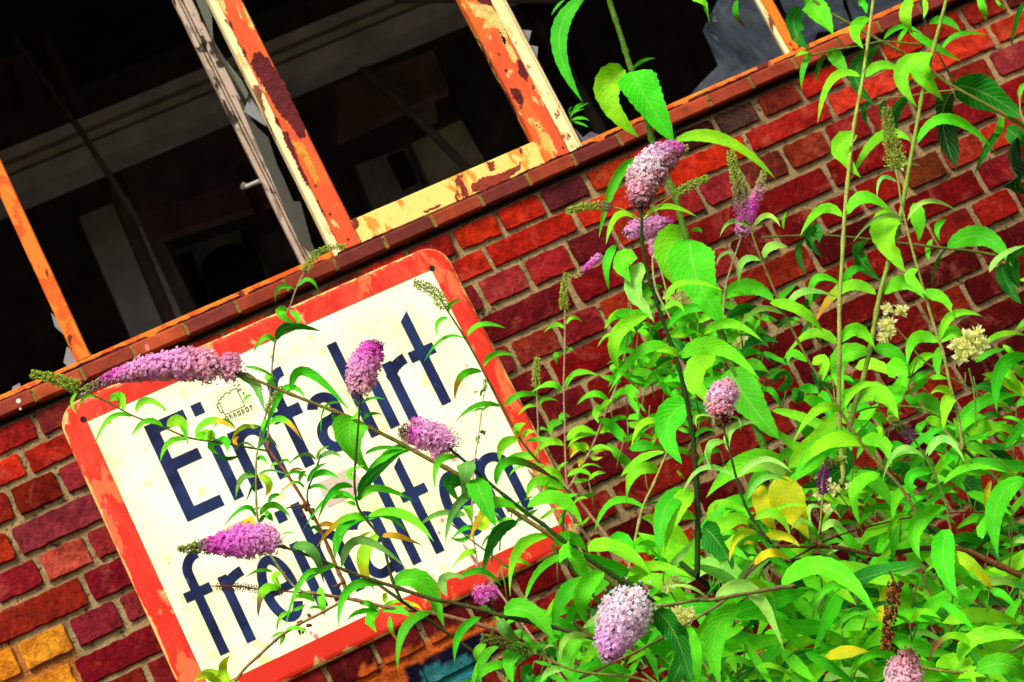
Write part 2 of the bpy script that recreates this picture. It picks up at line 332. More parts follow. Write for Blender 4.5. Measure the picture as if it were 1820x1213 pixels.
def brick(x0, x1, z0, z1, fine):
    L, H = x1-x0, z1-z0
    nx = max(2, int(L/(.011 if fine else .05))); nz = 6 if fine else 2
    base = brick_col(x0, x1, z0, z1); dy = random.uniform(-.0025, .003); rot = random.uniform(-.012, .012); sd_ = random.random()*50
    cx, cz = (x0+x1)/2, (z0+z1)/2; vs = []; cs = []; rr = random.choice([.005, .006, .007, .011])
    e_ = .0022
    gx = [-L/2, -L/2+e_]+[-L/2+L*i/nx for i in range(1, nx)]+[L/2-e_, L/2]; gz = [-H/2, -H/2+e_]+[-H/2+H*j/nz for j in range(1, nz)]+[H/2-e_, H/2]
    nx = len(gx)-1; nz = len(gz)-1
    for j in range(nz+1):
        for i in range(nx+1):
            X, Z = gx[i], gz[j]; u, v = X/(L/2), Z/(H/2)
            ex, ez = max(0, abs(X)-(L/2-rr)), max(0, abs(Z)-(H/2-rr))
            d = math.hypot(ex, ez)
            if d > rr and d > 0:
                f = rr/d; X = math.copysign(L/2-rr+ex*f, X) if ex > 0 else X; Z = math.copysign(H/2-rr+ez*f, Z) if ez > 0 else Z
            edge = min(1, min(L/2-abs(u*L/2), H/2-abs(v*H/2))/.0021)
            nv = Vector((cx+X, sd_, cz+Z))
            bd_ = min(L/2-abs(u*L/2), H/2-abs(v*H/2)); wob = .0022 if bd_ < .004 else .0006
            X += wob*noise.noise(nv*60)*1.7; Z += wob*noise.noise(nv*60+Vector((7, 7, 7)))*1.7
            y = dy-.003-.0008*noise.noise(nv*34)+.0035*(1-edge)-.0010*noise.noise(nv*130)
            wx, wz = cx+X-rot*Z, cz+Z+rot*X
            vs.append((wx, y, wz)); cs.append(graf(wx, wz, base) if (fine and wz < .75) else base)
    fs = [(j*(nx+1)+i, j*(nx+1)+i+1, (j+1)*(nx+1)+i+1, (j+1)*(nx+1)+i) for j in range(nz) for i in range(nx)]
    per = [i for i in range(nx+1)]+[j*(nx+1)+nx for j in range(1, nz+1)]+[nz*(nx+1)+i for i in range(nx-1, -1, -1)]+[j*(nx+1) for j in range(nz-1, 0, -1)]
    o = len(vs)
    for q in per: vs.append((vs[q][0], .03, vs[q][2])); cs.append(cs[q])
    K = len(per); fs += [(per[(i+1) % K], per[i], o+i, o+(i+1) % K) for i in range(K)]
    wall.add(vs, fs, cs)
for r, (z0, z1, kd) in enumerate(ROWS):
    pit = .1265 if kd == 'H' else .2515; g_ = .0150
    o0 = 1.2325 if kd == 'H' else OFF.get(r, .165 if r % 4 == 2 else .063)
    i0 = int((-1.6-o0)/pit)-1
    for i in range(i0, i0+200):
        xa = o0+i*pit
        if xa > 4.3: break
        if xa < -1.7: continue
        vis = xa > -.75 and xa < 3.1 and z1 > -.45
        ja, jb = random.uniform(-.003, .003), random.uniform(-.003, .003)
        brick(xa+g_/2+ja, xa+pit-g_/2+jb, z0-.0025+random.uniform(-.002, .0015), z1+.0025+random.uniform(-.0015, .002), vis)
# the wall goes on above the windows
for r in range(8):
    z0 = 3.32+.0865*r; kd = r % 2
    for i in range(48 if kd else 24):
        xa = -1.7+i*(.1265 if kd else .2515); brick(xa+.01, xa+(.116 if kd else .241), z0, z0+.065, False)
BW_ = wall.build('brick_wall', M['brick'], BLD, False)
def lerpc(a, b, t): return tuple(p+(q-p)*t for p, q in zip(a, b))
mo = MB(); nx, nz = 260, 150
mc = alb(184, 154, 106)
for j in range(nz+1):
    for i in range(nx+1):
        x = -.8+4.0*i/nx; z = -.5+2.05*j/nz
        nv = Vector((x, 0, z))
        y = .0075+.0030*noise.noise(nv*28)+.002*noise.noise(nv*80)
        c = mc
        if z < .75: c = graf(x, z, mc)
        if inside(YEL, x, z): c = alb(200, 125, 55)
        if z > 1.497: c = alb(46, 36, 30)  # shadow band under the sill, painted into the mortar colour
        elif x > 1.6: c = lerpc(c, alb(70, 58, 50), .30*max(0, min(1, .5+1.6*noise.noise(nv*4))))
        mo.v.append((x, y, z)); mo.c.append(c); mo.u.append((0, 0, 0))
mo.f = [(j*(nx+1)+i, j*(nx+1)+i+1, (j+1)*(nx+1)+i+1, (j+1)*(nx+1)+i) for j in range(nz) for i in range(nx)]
mo.box((-1.7, .012, -1.5), (-.8, .03, 1.55), mc); mo.box((3.2, .012, -1.5), (4.4, .03, 1.55), mc); mo.box((-.8, .012, -1.5), (3.2, .03, -.5), mc)
mo.box((-1.7, .012, 3.3), (4.4, .03, 4.02), mc)
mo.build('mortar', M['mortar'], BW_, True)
core = MB(); core.box((-1.7, .031, -1.5), (4.4, .30, 1.50), alb(90, 40, 30)); core.box((-1.7, .031, 3.31), (4.4, .30, 4.0), alb(90, 40, 30))
core.build('wall_core', M['plain'], BLD)
# ---------------------------------------------------------------- sill of glazed tiles
YS = -.028
zl = sum(at(x, y, YS).z for x, y in [(640, 467), (1198, 220), (350, 588), (60, 713)])/4
zt = zl+.0385
jx = [(146,664),(236.7,624.3),(330,584.5),(420,541.8),(507,506),(595.4,469),(685,431),(774,400),(856,357),(941.8,323),(1022,287),(1103.5,251.8),(1262.5,181.5),(1338,150),(1415,117),(1492,76),(1566,51)]
X = sorted(at(x, y, YS).x for x, y in jx)
full = []
for a, b in zip(X, X[1:]):
    n = max(1, round((b-a)/.127)); full += [a+(b-a)*k/n for k in range(n)]
full.append(X[-1])
while full[0] > -1.5: full.insert(0, full[0]-.1265)
while full[-1] < 4.2: full.append(full[-1]+.1265)
sill = MB(); sm = MB()
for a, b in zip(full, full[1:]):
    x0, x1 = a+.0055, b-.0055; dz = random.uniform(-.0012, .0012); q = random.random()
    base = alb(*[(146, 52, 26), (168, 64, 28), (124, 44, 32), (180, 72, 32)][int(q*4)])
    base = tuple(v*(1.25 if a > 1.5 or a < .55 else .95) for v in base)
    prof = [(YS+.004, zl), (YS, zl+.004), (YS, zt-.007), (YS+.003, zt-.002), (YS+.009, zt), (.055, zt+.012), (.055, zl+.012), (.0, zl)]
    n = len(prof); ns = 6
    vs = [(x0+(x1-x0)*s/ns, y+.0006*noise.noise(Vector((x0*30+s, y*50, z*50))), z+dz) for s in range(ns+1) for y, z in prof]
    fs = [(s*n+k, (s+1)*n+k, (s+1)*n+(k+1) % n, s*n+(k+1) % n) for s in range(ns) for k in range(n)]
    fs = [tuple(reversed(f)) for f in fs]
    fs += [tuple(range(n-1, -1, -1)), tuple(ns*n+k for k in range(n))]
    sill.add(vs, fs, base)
nS = 700
pr = [(YS+.0045, zl+.002), (YS+.0045, zt-.005), (YS+.008, zt-.0015), (.05, zt+.009), (.05, zl+.006)]
for i in range(nS+1):
    x = full[0]-.006+(full[-1]-full[0]+.012)*i/nS
    for k, (y, z) in enumerate(pr):
        sm.v.append((x, y+(.0014*noise.noise(Vector((x*160, z*160, 0))) if k < 3 else 0), z)); sm.c.append(alb(165, 128, 60)); sm.u.append((0, 0, 0))
sm.f += [(i*5+k, i*5+(k+1) % 5, (i+1)*5+(k+1) % 5, (i+1)*5+k) for i in range(nS) for k in range(5)]
sm.f += [tuple(range(4, -1, -1)), tuple(nS*5+k for k in range(5))]
SO = sill.build('window_sill', M['tile'], BLD)
sm.build('mortar', M['mortar'], SO)
# white drips on two tiles
for (x, y, r) in [(262, 618, .006), (33, 713, .006), (36, 727, .003)]:
    dr = MB(); p = at(x, y, YS-.0006); dr.prism([(p.x+r*math.cos(t*.785)*(.8+.3*random.random()), p.z+(1.7 if x > 100 else 1)*r*math.sin(t*.785)) for t in range(8)], YS-.001, YS+.001, alb(225, 130, 120) if x > 100 else alb(255, 240, 230)); dr.build('dropping', M['plain'], SO)
# ---------------------------------------------------------------- windows
def X_(x, y, Y): return at(x, y, Y).x
def Z_(x, y, Y): return at(x, y, Y).z
ZB = zt+.010; ZTOP = 3.31
YF = .006
def bar(mb, x0, x1, y0, y1, z0, z1, col=(1, 1, 1), seg=.06, wob=.0008):
    n = max(1, int((z1-z0)/seg)); b = .003
    prof = [(x0+b, y0), (x1-b, y0), (x1, y0+b), (x1, y1), (x0, y1), (x0, y0+b)]
    vs = [(x+wob*noise.noise(Vector((x*9, y*9, (z0+(z1-z0)*s/n)*14))), y, z0+(z1-z0)*s/n) for s in range(n+1) for x, y in prof]
    k = 6; fs = [(s*k+i, s*k+(i+1) % k, (s+1)*k+(i+1) % k, (s+1)*k+i) for s in range(n) for i in range(k)]
    fs += [tuple(range(k-1, -1, -1)), tuple(n*k+i for i in range(k))]
    mb.add(vs, fs, col)
def rail(mb, x0, x1, y0, y1, z0, z1, col=(1, 1, 1)):
    n = max(1, int((x1-x0)/.06)); b = .003
    prof = [(y0, z0+b), (y0, z1-b), (y0+b, z1), (y1, z1), (y1, z0), (y0+b, z0)]
    vs = [(x0+(x1-x0)*s/n, y, z+.0007*noise.noise(Vector(((x0+(x1-x0)*s/n)*14, y*9, z*9)))) for s in range(n+1) for y, z in prof]
    k = 6; fs = [(s*k+i, (s+1)*k+i, (s+1)*k+(i+1) % k, s*k+(i+1) % k) for s in range(n) for i in range(k)]
    fs = [tuple(reversed(f)) for f in fs]
    fs += [tuple(range(k-1, -1, -1)), tuple(n*k+i for i in range(k))]
    mb.add(vs, fs, col)
# flaking casement in the middle
def avg(L): return sum(L)/len(L)
cl0 = avg([X_(372, 0, YF), X_(470, 200, YF), X_(588, 440, YF)])          # left edge of the cream strip
cl1 = avg([X_(388, 0, YF), X_(487, 200, YF), X_(600, 430, YF)])
cl2 = avg([X_(430, 0, YF), X_(530, 203, YF), X_(624, 393, YF)])
cr0 = avg([X_(820, 0, YF), X_(885, 127, YF), X_(948, 254, YF)])
cr1 = avg([X_(868, 0, YF), X_(940, 130, YF), X_(1012, 262, YF)])
cr2 = avg([X_(901, 0, YF), X_(975, 140, YF), X_(1038, 264, YF)])
rz1 = avg([Z_(628, 388, YF), Z_(790, 317, YF), Z_(950, 254, YF)])
CAS = MB(); bar(CAS, cl1+.0006, cl2, YF, .05, ZB, ZTOP); bar(CAS, cr0, cr1-.0006, YF, .05, ZB, ZTOP)
CF = CAS.build('window_frame', M['red'], BLD)
rl = MB(); rail(rl, cl2+.0005, cr0-.0005, YF+.002, .048, ZB, rz1); rl.build('bottom_rail', M['cream'], CF)
st = MB(); bar(st, cl0, cl1, YF+.006, .062, ZB, ZTOP); bar(st, cr1, cr2-.008, YF-.003, .055, ZB, ZTOP); bar(st, cr2-.0075, cr2, YF+.004, .055, ZB, ZTOP)
st.build('putty_strip', M['creamstrip'], CF)
# bolts on the frame corners
for x, y in [(618, 425), (1000, 262), (586, 380), (925, 190), (560, 330)]:
    bl = MB(); p = at(x, y, YF-.001); bl.prism([(p.x+.0035*math.cos(t*1.047), p.z+.0035*math.sin(t*1.047)) for t in range(6)], YF-.0025, YF+.002, alb(150, 60, 30)); bl.build('bolt', M['plain'], CF)
# patches where the paint has come off down to rust or undercoat, outlines as they stand
def patch(t, pts, parent, c, y=YF-.0006, name='rust_patch', jag=1.6):
    P = []
    for (ax, ay), (bx, by) in zip(pts, pts[1:]+pts[:1]):
        L = math.hypot(bx-ax, by-ay); k = max(1, int(L/9))
        for i in range(k):
            f = i/k; P.append((ax+(bx-ax)*f+random.uniform(-1, 1)*jag*3, ay+(by-ay)*f+random.uniform(-1, 1)*jag*3))
    W = [at(*px(t, x, y_), y) for x, y_ in P]; b = MB(); cx = sum(p.x for p in W)/len(W); cz = sum(p.z for p in W)/len(W)
    n = len(W); b.add([(p.x, y, p.z) for p in W]+[(p.x, y+.0004, p.z) for p in W], [tuple(range(n)), tuple(range(2*n-1, n-1, -1))]+[(i, i+n, (i+1) % n+n, (i+1) % n) for i in range(n)], c)
    return b.build(name, M['rusty'], parent)
RU = alb(112, 34, 36); RB_ = alb(168, 64, 40); CR = alb(255, 214, 120)
for pts in ([(1275,262),(1300,257),(1340,292),(1380,350),(1430,425),(1470,520),(1530,640),(1530,690),(1500,700),(1460,630),(1410,580),(1370,520),(1330,450),(1290,380),(1255,320)],
            [(1415,662),(1440,662),(1465,720),(1500,820),(1545,920),(1540,935),(1510,880),(1470,790),(1430,720)], [(1210,245),(1225,250),(1236,285),(1222,288)], [(1150,98),(1160,104),(1166,148),(1155,140)],
            [(1185,205),(1196,212),(1205,232),(1192,226)], [(1375,590),(1392,596),(1402,630),(1388,625)], [(1585,1000),(1600,1020),(1635,1090),(1622,1085)], [(1128,95),(1134,98),(1142,120),(1134,116)]):
    patch('K1', pts, CF, RU)
patch('K1', [(1440,700),(1520,720),(1560,800),(1600,900),(1585,930),(1540,840),(1480,740)], CF, alb(250, 160, 60), YF-.0003, 'paint_patch')
for pts in ([(903,300),(925,310),(955,380),(950,410),(905,370)], [(865,440),(915,450),(930,510),(920,535),(880,490)], [(970,428),(982,432),(992,450),(980,448)], [(800,265),(812,268),(815,280),(803,278)], [(835,350),(848,352),(850,364),(838,362)], [(690,-10),(770,-5),(780,28),(740,24),(700,10)]):
    patch('K2', pts, CF, RU, YF-.0008)
patch('K2', [(640,5),(700,24),(770,32),(792,60),(832,110),(852,200),(830,232),(800,140),(760,132),(740,92),(690,82)], CF, CR, YF-.0003, 'paint_patch')
patch('K2', [(800,140),(860,220),(900,290),(890,330),(850,260)], CF, CR, YF-.0003, 'paint_patch')
patch('K2', [(665,930),(720,892),(800,872),(860,850),(905,830),(920,805),(915,850),(860,890),(850,910),(760,950),(680,965)], CF, RB_, YF+.0014)
patch('K2', [(748,815),(786,805),(788,850),(762,860)], CF, RB_, YF+.0014); patch('K2', [(430,1060),(520,1020),(515,1035),(440,1070)], CF, RB_, YF+.0014); patch('K2', [(610,880),(632,872),(626,892)], CF, RB_, YF+.0014); patch('K2', [(70,1100),(100,1095),(104,1130),(78,1150)], CF, RB_, YF-.0006)
# orange steel bars and sill rails of the fixed lights
def lightbar(a, b, name):
    xs0 = avg([X_(x, y, .012) for x, y in a]); xs1 = avg([X_(x, y, .012) for x, y in b])
    q = MB(); bar(q, xs0, xs1, .012, .045, ZB+.016, ZTOP); return q.build(name, M['orange'], BLD), xs0, xs1
gb1, gx0, gx1 = lightbar([(0, 345), (23, 400), (136, 645)], [(28, 340), (55, 400), (158, 630)], 'glazing_bar')
gb2, hx0, hx1 = lightbar([(1352, 0), (1412, 97)], [(1373, 0), (1425, 89)], 'glazing_bar')
q = MB(); bar(q, hx0-.013, hx0-.0005, .016, .045, ZB+.016, ZTOP); q.build('putty_strip', M['creamstrip'], gb2)
rr_ = MB(); rail(rr_, -1.6, cl0-.001, .012, .05, ZB-.004, ZB+.0155); rail(rr_, cr2+.001, 4.3, .012, .05, ZB-.004, ZB+.0155)
rr_.build('window_rail', M['orange'], BLD)
hd = MB(); hd.box((-1.7, .01, 3.2), (4.4, .05, 3.309), alb(210, 90, 30)); bar(hd, -1.0, -.96, .012, .045, ZB+.016, 3.199)
for xx in (2.72, 3.3, 3.9): bar(hd, xx, xx+.035, .012, .045, ZB+.016, 3.199)
hd.build('window_head', M['orange'], BLD)
# inner sash standing open into the room
YI = .13
s0 = avg([X_(308, 0, YI), X_(415, 215, YI), X_(535, 467, YI)]); s1 = avg([X_(351, 0, YI), X_(440, 200, YI), X_(553, 453, YI)])
sa = MB(); wd = (s1-s0)
bar(sa, s0, s0+wd*.30, YI+.012, YI+.04, 1.50, ZTOP-.02); bar(sa, s0+wd*.34, s0+wd*.46, YI+.004, YI+.03, 1.50, ZTOP-.02); bar(sa, s0+wd*.50, s1, YI-.006, YI+.03, 1.50, ZTOP-.02)
SA = sa.build('open_sash', M['greywood'], BLD)
hk = MB(); p = at(462, 322, YI+.02); q_ = at(436, 333, YI+.10)
hk.tube([p, q_], .006, alb(190, 180, 170), 8); hk.tube([q_, at(429, 330, YI+.10)], .011, alb(120, 110, 100), 8)
hk.build('latch', M['plain'], SA)
def shard(pts, Y, name, parent, th=.004, col=None, t=None, Yl=None):
    P = [at(*(px(t, x, y) if t else (x, y)), (Y if Yl is None else Yl[i])) for i, (x, y) in enumerate(pts)]
    b = MB(); n = len(P)
    b.add([tuple(p) for p in P]+[(p.x, p.y+th, p.z) for p in P], [tuple(range(n)), tuple(range(2*n-1, n-1, -1))]+[(i, i+n, (i+1) % n+n, (i+1) % n) for i in range(n)], col or (1, 1, 1))
    return b.build(name, M['glass'] if col is None else M['plain'], parent)
gg = alb(120, 125, 105, .55); gp = alb(150, 150, 150, .7)
shard([(965,-40),(1020,-20),(1062,80),(1068,200),(1130,300),(1210,400),(1245,470),(1235,500),(1180,420),(1100,290)], 0, 'glass_shard', SA, t='K1', col=gg, Yl=[.13,.08,.08,.08,.08,.08,.08,.08,.13,.13])
shard([(1250,480),(1222,560),(1335,635),(1330,600)], .09, 'glass_shard', SA, t='K1', col=gp)
shard([(1180,470),(1290,640),(1345,690),(1390,830),(1420,890),(1470,1010),(1505,1010),(1560,1213),(1600,1300),(1500,1213),(1330,820)], .11, 'glass_shard', SA, t='K1', col=alb(90, 88, 75, .5))
# broken panes
shard([(300,-60),(195,150),(272,328),(200,400),(90,520),(640,285),(470,-60)], .03, 'broken_pane', BLD, t='K3')
shard([(553,-60),(690,240),(740,235),(770,165),(860,150),(935,158),(960,160),(900,30),(890,-60)], .031, 'broken_pane', BLD, t='K3')
shard([(905,-40),(960,155),(1230,45),(1230,-40)], .030, 'broken_pane', BLD, t='K3')
shard([(925,150),(972,155),(958,212)], .032, 'glass_shard', BLD, t='K2', col=gp)
shard([(955,225),(1005,235),(1000,292),(985,290)], .032, 'glass_shard', BLD, t='K2', col=gp)
shard([(1185,640),(1230,690),(1270,660),(1330,685),(1235,735)], .032, 'glass_shard', BLD, t='K2', col=alb(110, 115, 125, .6))
shard([(255,440),(285,470),(330,560),(275,510)], .034, 'glass_shard', BLD, t='K4', col=gp)
shard([(335,610),(318,690),(350,720),(420,690),(380,640)], .034, 'glass_shard', BLD, t='K4', col=gp)
shard([(430,620),(465,650),(440,672)], .034, 'glass_shard', BLD, t='K4', col=gp)
shard([(62,812),(100,792),(104,820),(60,838)], .034, 'glass_shard', BLD, t='K4', col=gp)
# ---------------------------------------------------------------- the dark room behind
def ib(r, g, b): return tuple(min(.85, v*3.8) for v in alb(r, g, b))
rm = MB(); dk = ib(82, 76, 70)
def wallbox(a, b, c=dk): rm.box(a, b, c)
wallbox((-3, 6.5, -1.5), (9, 6.7, 5.2)); wallbox((-3.2, .31, -1.5), (-3, 6.7, 5.2)); wallbox((9, .31, -1.5), (9.2, 6.7, 5.2))
wallbox((-3.2, .31, 5.0), (9.2, 6.5, 5.2), ib(40, 38, 38)); wallbox((-3.2, .31, -1.7), (9.2, 6.5, -1.501)); wallbox((-3.2, .305, 3.32), (9.2, .309, 5.2)); wallbox((-3.2, .305, -1.5), (-1.7, .309, 5)); wallbox((4.4, .305, -1.5), (9.2, .309, 5))
wallbox((-3.2, .301, -1.5), (4.4, .304, 1.49))
rm.build('interior_wall', M['interior'], BLD)
def ppoly(t, pts, Y, th, c, name='wall_panel'):
    P = [at(*px(t, x, y), Y) for x, y in pts]; b = MB(); b.prism([(p.x, p.z) for p in P], Y, Y+th, c); return b.build(name, M['interior'], BLD)
YB = 3.0
def beam(ya, yb, c, Y=YB, th=.12, xr=500):
    b = MB(); za, zb = at(*px('K1', xr, ya), Y).z, at(*px('K1', xr, yb), Y).z
    b.box((-2.9, Y, zb), (8.9, Y+th, za), c); return b
bm = beam(555, 612, ib(175, 168, 150)); q = beam(642, 682, ib(190, 165, 130), YB+.02); q2 = beam(700, 800, ib(165, 158, 148), YB+.01, .2); q3 = beam(612, 700, ib(15, 14, 14), YB+.1)
for k in (q, q2, q3):
    o_ = len(bm.v); bm.v += k.v; bm.c += k.c; bm.u += k.u; bm.f += [tuple(i+o_ for i in f) for f in k.f]
bm.build('roof_beam', M['interior'], BLD)
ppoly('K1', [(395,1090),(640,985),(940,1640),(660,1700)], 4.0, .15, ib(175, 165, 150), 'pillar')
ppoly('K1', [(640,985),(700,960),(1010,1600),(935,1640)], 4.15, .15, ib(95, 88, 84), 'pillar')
ppoly('K1', [(560,760),(1180,600),(1330,870),(700,1080)], 5.2, .1, ib(95, 80, 84))
ppoly('K1', [(700,1090),(1340,870),(1400,1000),(760,1200)], 5.3, .1, ib(115, 92, 92))
ppoly('K1', [(0,300),(150,250),(260,660),(0,760)], 5.0, .1, ib(85, 62, 66))
ppoly('K2', [(-10,430),(480,250),(560,440),(0,690)], 4.6, .1, ib(125, 110, 104))
ppoly('K2', [(480,230),(620,180),(980,830),(740,800)], 5.2, .1, ib(75, 72, 70), 'pillar')
ppoly('K2', [(370,720),(620,600),(735,800),(460,920)], 4.4, .1, ib(150, 140, 118))
ppoly('K2', [(90,830),(340,740),(450,960),(180,1060)], 4.5, .1, ib(110, 110, 104))
ppoly('K2', [(1000,0),(1100,0),(1400,600),(1250,640)], 4.8, .1, ib(48, 46, 46), 'pillar')
ppoly('K4', [(870,130),(1200,20),(1420,330),(1040,390)], 4.6, .1, ib(85, 86, 84))
for (xa, ya, xb, yb, Y, r) in [(20,60,250,400,2.6,.012),(60,20,330,640,3.4,.03),(640,120,860,330,3.2,.02),(930,0,1120,330,3.6,.03),(660,300,700,420,3.0,.01),(700,0,1000,0,2.2,.015)]:
    pp = MB(); pp.tube([at(xa, ya, Y), at((xa+xb)/2+6, (ya+yb)/2, Y), at(xb, yb, Y)], r, ib(70, 62, 56), 8); pp.build('conduit', M['interior'], BLD, True)
ppoly('K2', [(250,780),(330,750),(400,900),(330,940)], 4.35, .05, ib(30, 20, 18)); ppoly('K2', [(480,470),(500,600),(420,640),(400,520)], 4.55, .03, ib(150, 132, 120))
ppoly('K1', [(20,330),(60,320),(120,520),(80,540)], 4.9, .05, ib(40, 30, 32)); ppoly('K1', [(1180,830),(1220,815),(1330,1050),(1290,1070)], 5.0, .08, ib(70, 56, 56))
ppoly('K4', [(900,150),(960,130),(1040,380),(1000,400)], 4.55, .04, ib(14, 12, 12)); ppoly('K4', [(1200,30),(1235,20),(1330,260),(1300,290)], 4.5, .05, ib(12, 10, 10)); ppoly('K4', [(1290,80),(1400,20),(1480,150),(1330,190)], 4.7, .05, ib(70, 66, 66))
c_ = at(*px('K4', 1165, 245), 4.4); fan = MB()
fan.prism([(c_.x+.145*math.cos(t*math.pi/14)*(1+.06*noise.noise(Vector((t, 0, 0)))), c_.z+.145*math.sin(t*math.pi/14)) for t in range(28)], 4.4, 4.45, (.004, .004, .004)); fan.build('vent_opening', M['plain'], BLD)
# ---------------------------------------------------------------- enamel sign
SG = thing('enamel_sign', 'cream enamel sign with worn red border and dark blue German lettering bolted under the window', 'sign', (.55, -.02, 1.06))
SX0, SX1, SZ0, SZ1 = .0215, 1.069, .640, 1.484
IX0, IX1, IZ0, IZ1 = .0835, 1.0135, .7015, 1.4225
def rrect(x0, x1, z0, z1, r, n=9):
    out = []
    for cx, cz, a0 in ((x1-r, z1-r, 0), (x0+r, z1-r, 90), (x0+r, z0+r, 180), (x1-r, z0+r, 270)):
        for k in range(n): a = math.radians(a0+90*k/(n-1)); out.append((cx+r*math.cos(a), cz+r*math.sin(a)))
    return out
bd = MB(); rings = []
for ins, y in ((0, -.004), (0, -.010), (.002, -.0145), (.007, -.0185), (.014, -.0205), (.030, -.0205)):
    rings.append([(x, y, z) for x, z in rrect(SX0+ins, SX1-ins, SZ0+ins, SZ1-ins, .062-ins, 10)])
n = len(rings[0]); vs = [v for r in rings for v in r]
fs = [(a*n+i, a*n+(i+1) % n, (a+1)*n+(i+1) % n, (a+1)*n+i) for a in range(len(rings)-1) for i in range(n)]
# inner edge: bridge the last ring to the rectangle
def onrect(x, z):
    cx, cz = (IX0+IX1)/2, (IZ0+IZ1)/2; hx, hz = (IX1-IX0)/2, (IZ1-IZ0)/2
    return (max(IX0, min(IX1, x)), max(IZ0, min(IZ1, z)))
inner = []
for ci, (cx, cz) in enumerate(((IX1, IZ1), (IX0, IZ1), (IX0, IZ0), (IX1, IZ0))):
    inner += [(cx, -.0205, cz)]*10
o_ = len(vs); vs += inner; a = len(rings)-1
fs += [(a*n+i, a*n+(i+1) % n, o_+(i+1) % n, o_+i) for i in range(n)]
bd.add(vs, fs, [(.75 if k < 3*n else (.45 if k < 4*n else .12),)*3 for k in range(len(vs))])
M['border'] = mat_paint('worn_red_enamel', alb(222, 30, 16, .76), alb(244, 108, 60, .8), alb(250, 190, 120), lo=.405, sc=(13, 6), rlo=.63, stain=alb(240, 100, 66, .78), edge=alb(255, 205, 120))
nt_ = M['border'].node_tree
bd.build('border', M['border'], SG)
m, t, b = newmat('cream_enamel'); b.inputs['Roughness'].default_value = .3
n1 = noise_n(t, 5, 4, .5); n2 = noise_n(t, 26, 2, .4); n3 = noise_n(t, 120, 4, .7)
c = mix(t, ramp(t, n1.outputs[0], [(.3, (0,)*3), (.6, (1,)*3)]).outputs[0], alb(255, 249, 168, .9), alb(255, 254, 212, .93))
c = mix(t, ramp(t, n2.outputs[0], [(.64, (0,)*3), (.74, (.7,)*3)]).outputs[0], c, alb(245, 205, 110, .9))
c = mix(t, ramp(t, n3.outputs[0], [(.63, (0,)*3), (.72, (.4,)*3)]).outputs[0], c, alb(220, 190, 130))
t.links.new(c, b.inputs['Base Color']); M['cream_enamel'] = m
pn = MB(); pn.box((IX0+.0003, -.0198, IZ0+.0003), (IX1-.0003, -.006, IZ1-.0003)); pn.build('panel', m, SG)
bk = MB(); bk.box((SX0+.03, -.0058, SZ0+.03), (SX1-.03, -.0035, SZ1-.03), alb(60, 50, 45)); bk.build('back_plate', M['plain'], SG)
YT = -.0206
def blot(x, z, r, ry, c, mat, nm, seed, yy):
    b_ = MB(); K = 16; b_.prism([(x+r*(1+.45*noise.noise(Vector((k_*.9, seed, 0))))*math.cos(k_*2*math.pi/K), z+ry*(1+.45*noise.noise(Vector((k_*.9, seed, 5))))*math.sin(k_*2*math.pi/K)) for k_ in range(K)], yy-.0004, yy+.0004, c); return b_.build(nm, M[mat], SG)
for i_, (x, z, r, ry) in enumerate([(.131, 1.398, .0045, .004), (.262, 1.372, .0028, .0028), (.300, 1.344, .0022, .0022), (.35, 1.175, .002, .002), (.555, 1.385, .003, .003), (.742, 1.372, .002, .0022), (.975, 1.09, .006, .0045), (.985, 1.16, .003, .003), (.44, 1.07, .0025, .002), (.12, 1.02, .002, .003), (.115, .93, .0025, .002), (.68, .72, .003, .002), (.83, 1.36, .002, .002), (.18, 1.30, .002, .002), (.245, .90, .002, .002), (.605, 1.15, .002, .002)]):
    blot(x, z, r, ry, alb(236, 190, 96, .9), 'rusty', 'rust_spot', i_*3.1, -.0200)
# lettering: strokes swept along centre lines
def stroke(mb, pts, w, closed=False):
    P = [Vector((x, z)) for x, z in pts]; L = []; R_ = []; n = len(P)
    for i, p in enumerate(P):
        a = P[max(i-1, 0)]; b = P[min(i+1, n-1)]
        if i == 0 or i == n-1: d = (b-a).normalized(); k = 1
        else:
            d1 = (p-a).normalized(); d2 = (b-p).normalized(); d = (d1+d2).normalized(); k = 1/max(.5, d.dot(d1))
        nn = Vector((-d.y, d.x))*w/2*k; L.append(p+nn); R_.append(p-nn)
    for i in range(n-1):
        q = [R_[i], R_[i+1], L[i+1], L[i]]
        PCT[0] += 1; e = (PCT[0] % 37)*.000012
        mb.prism([(v.x, v.y) for v in q], YT-e, YT+.0009-e)
PCT = [0]
def rect(mb, x0, x1, z0, z1): mb.prism([(x0, z0), (x1, z0), (x1, z1), (x0, z1)], YT-.0006, YT+.0009)
def arc(cx, cz, rx, rz, a0, a1, n=14):
    return [(cx+rx*math.cos(math.radians(a0+(a1-a0)*k/n)), cz+rz*math.sin(math.radians(a0+(a1-a0)*k/n))) for k in range(n+1)]
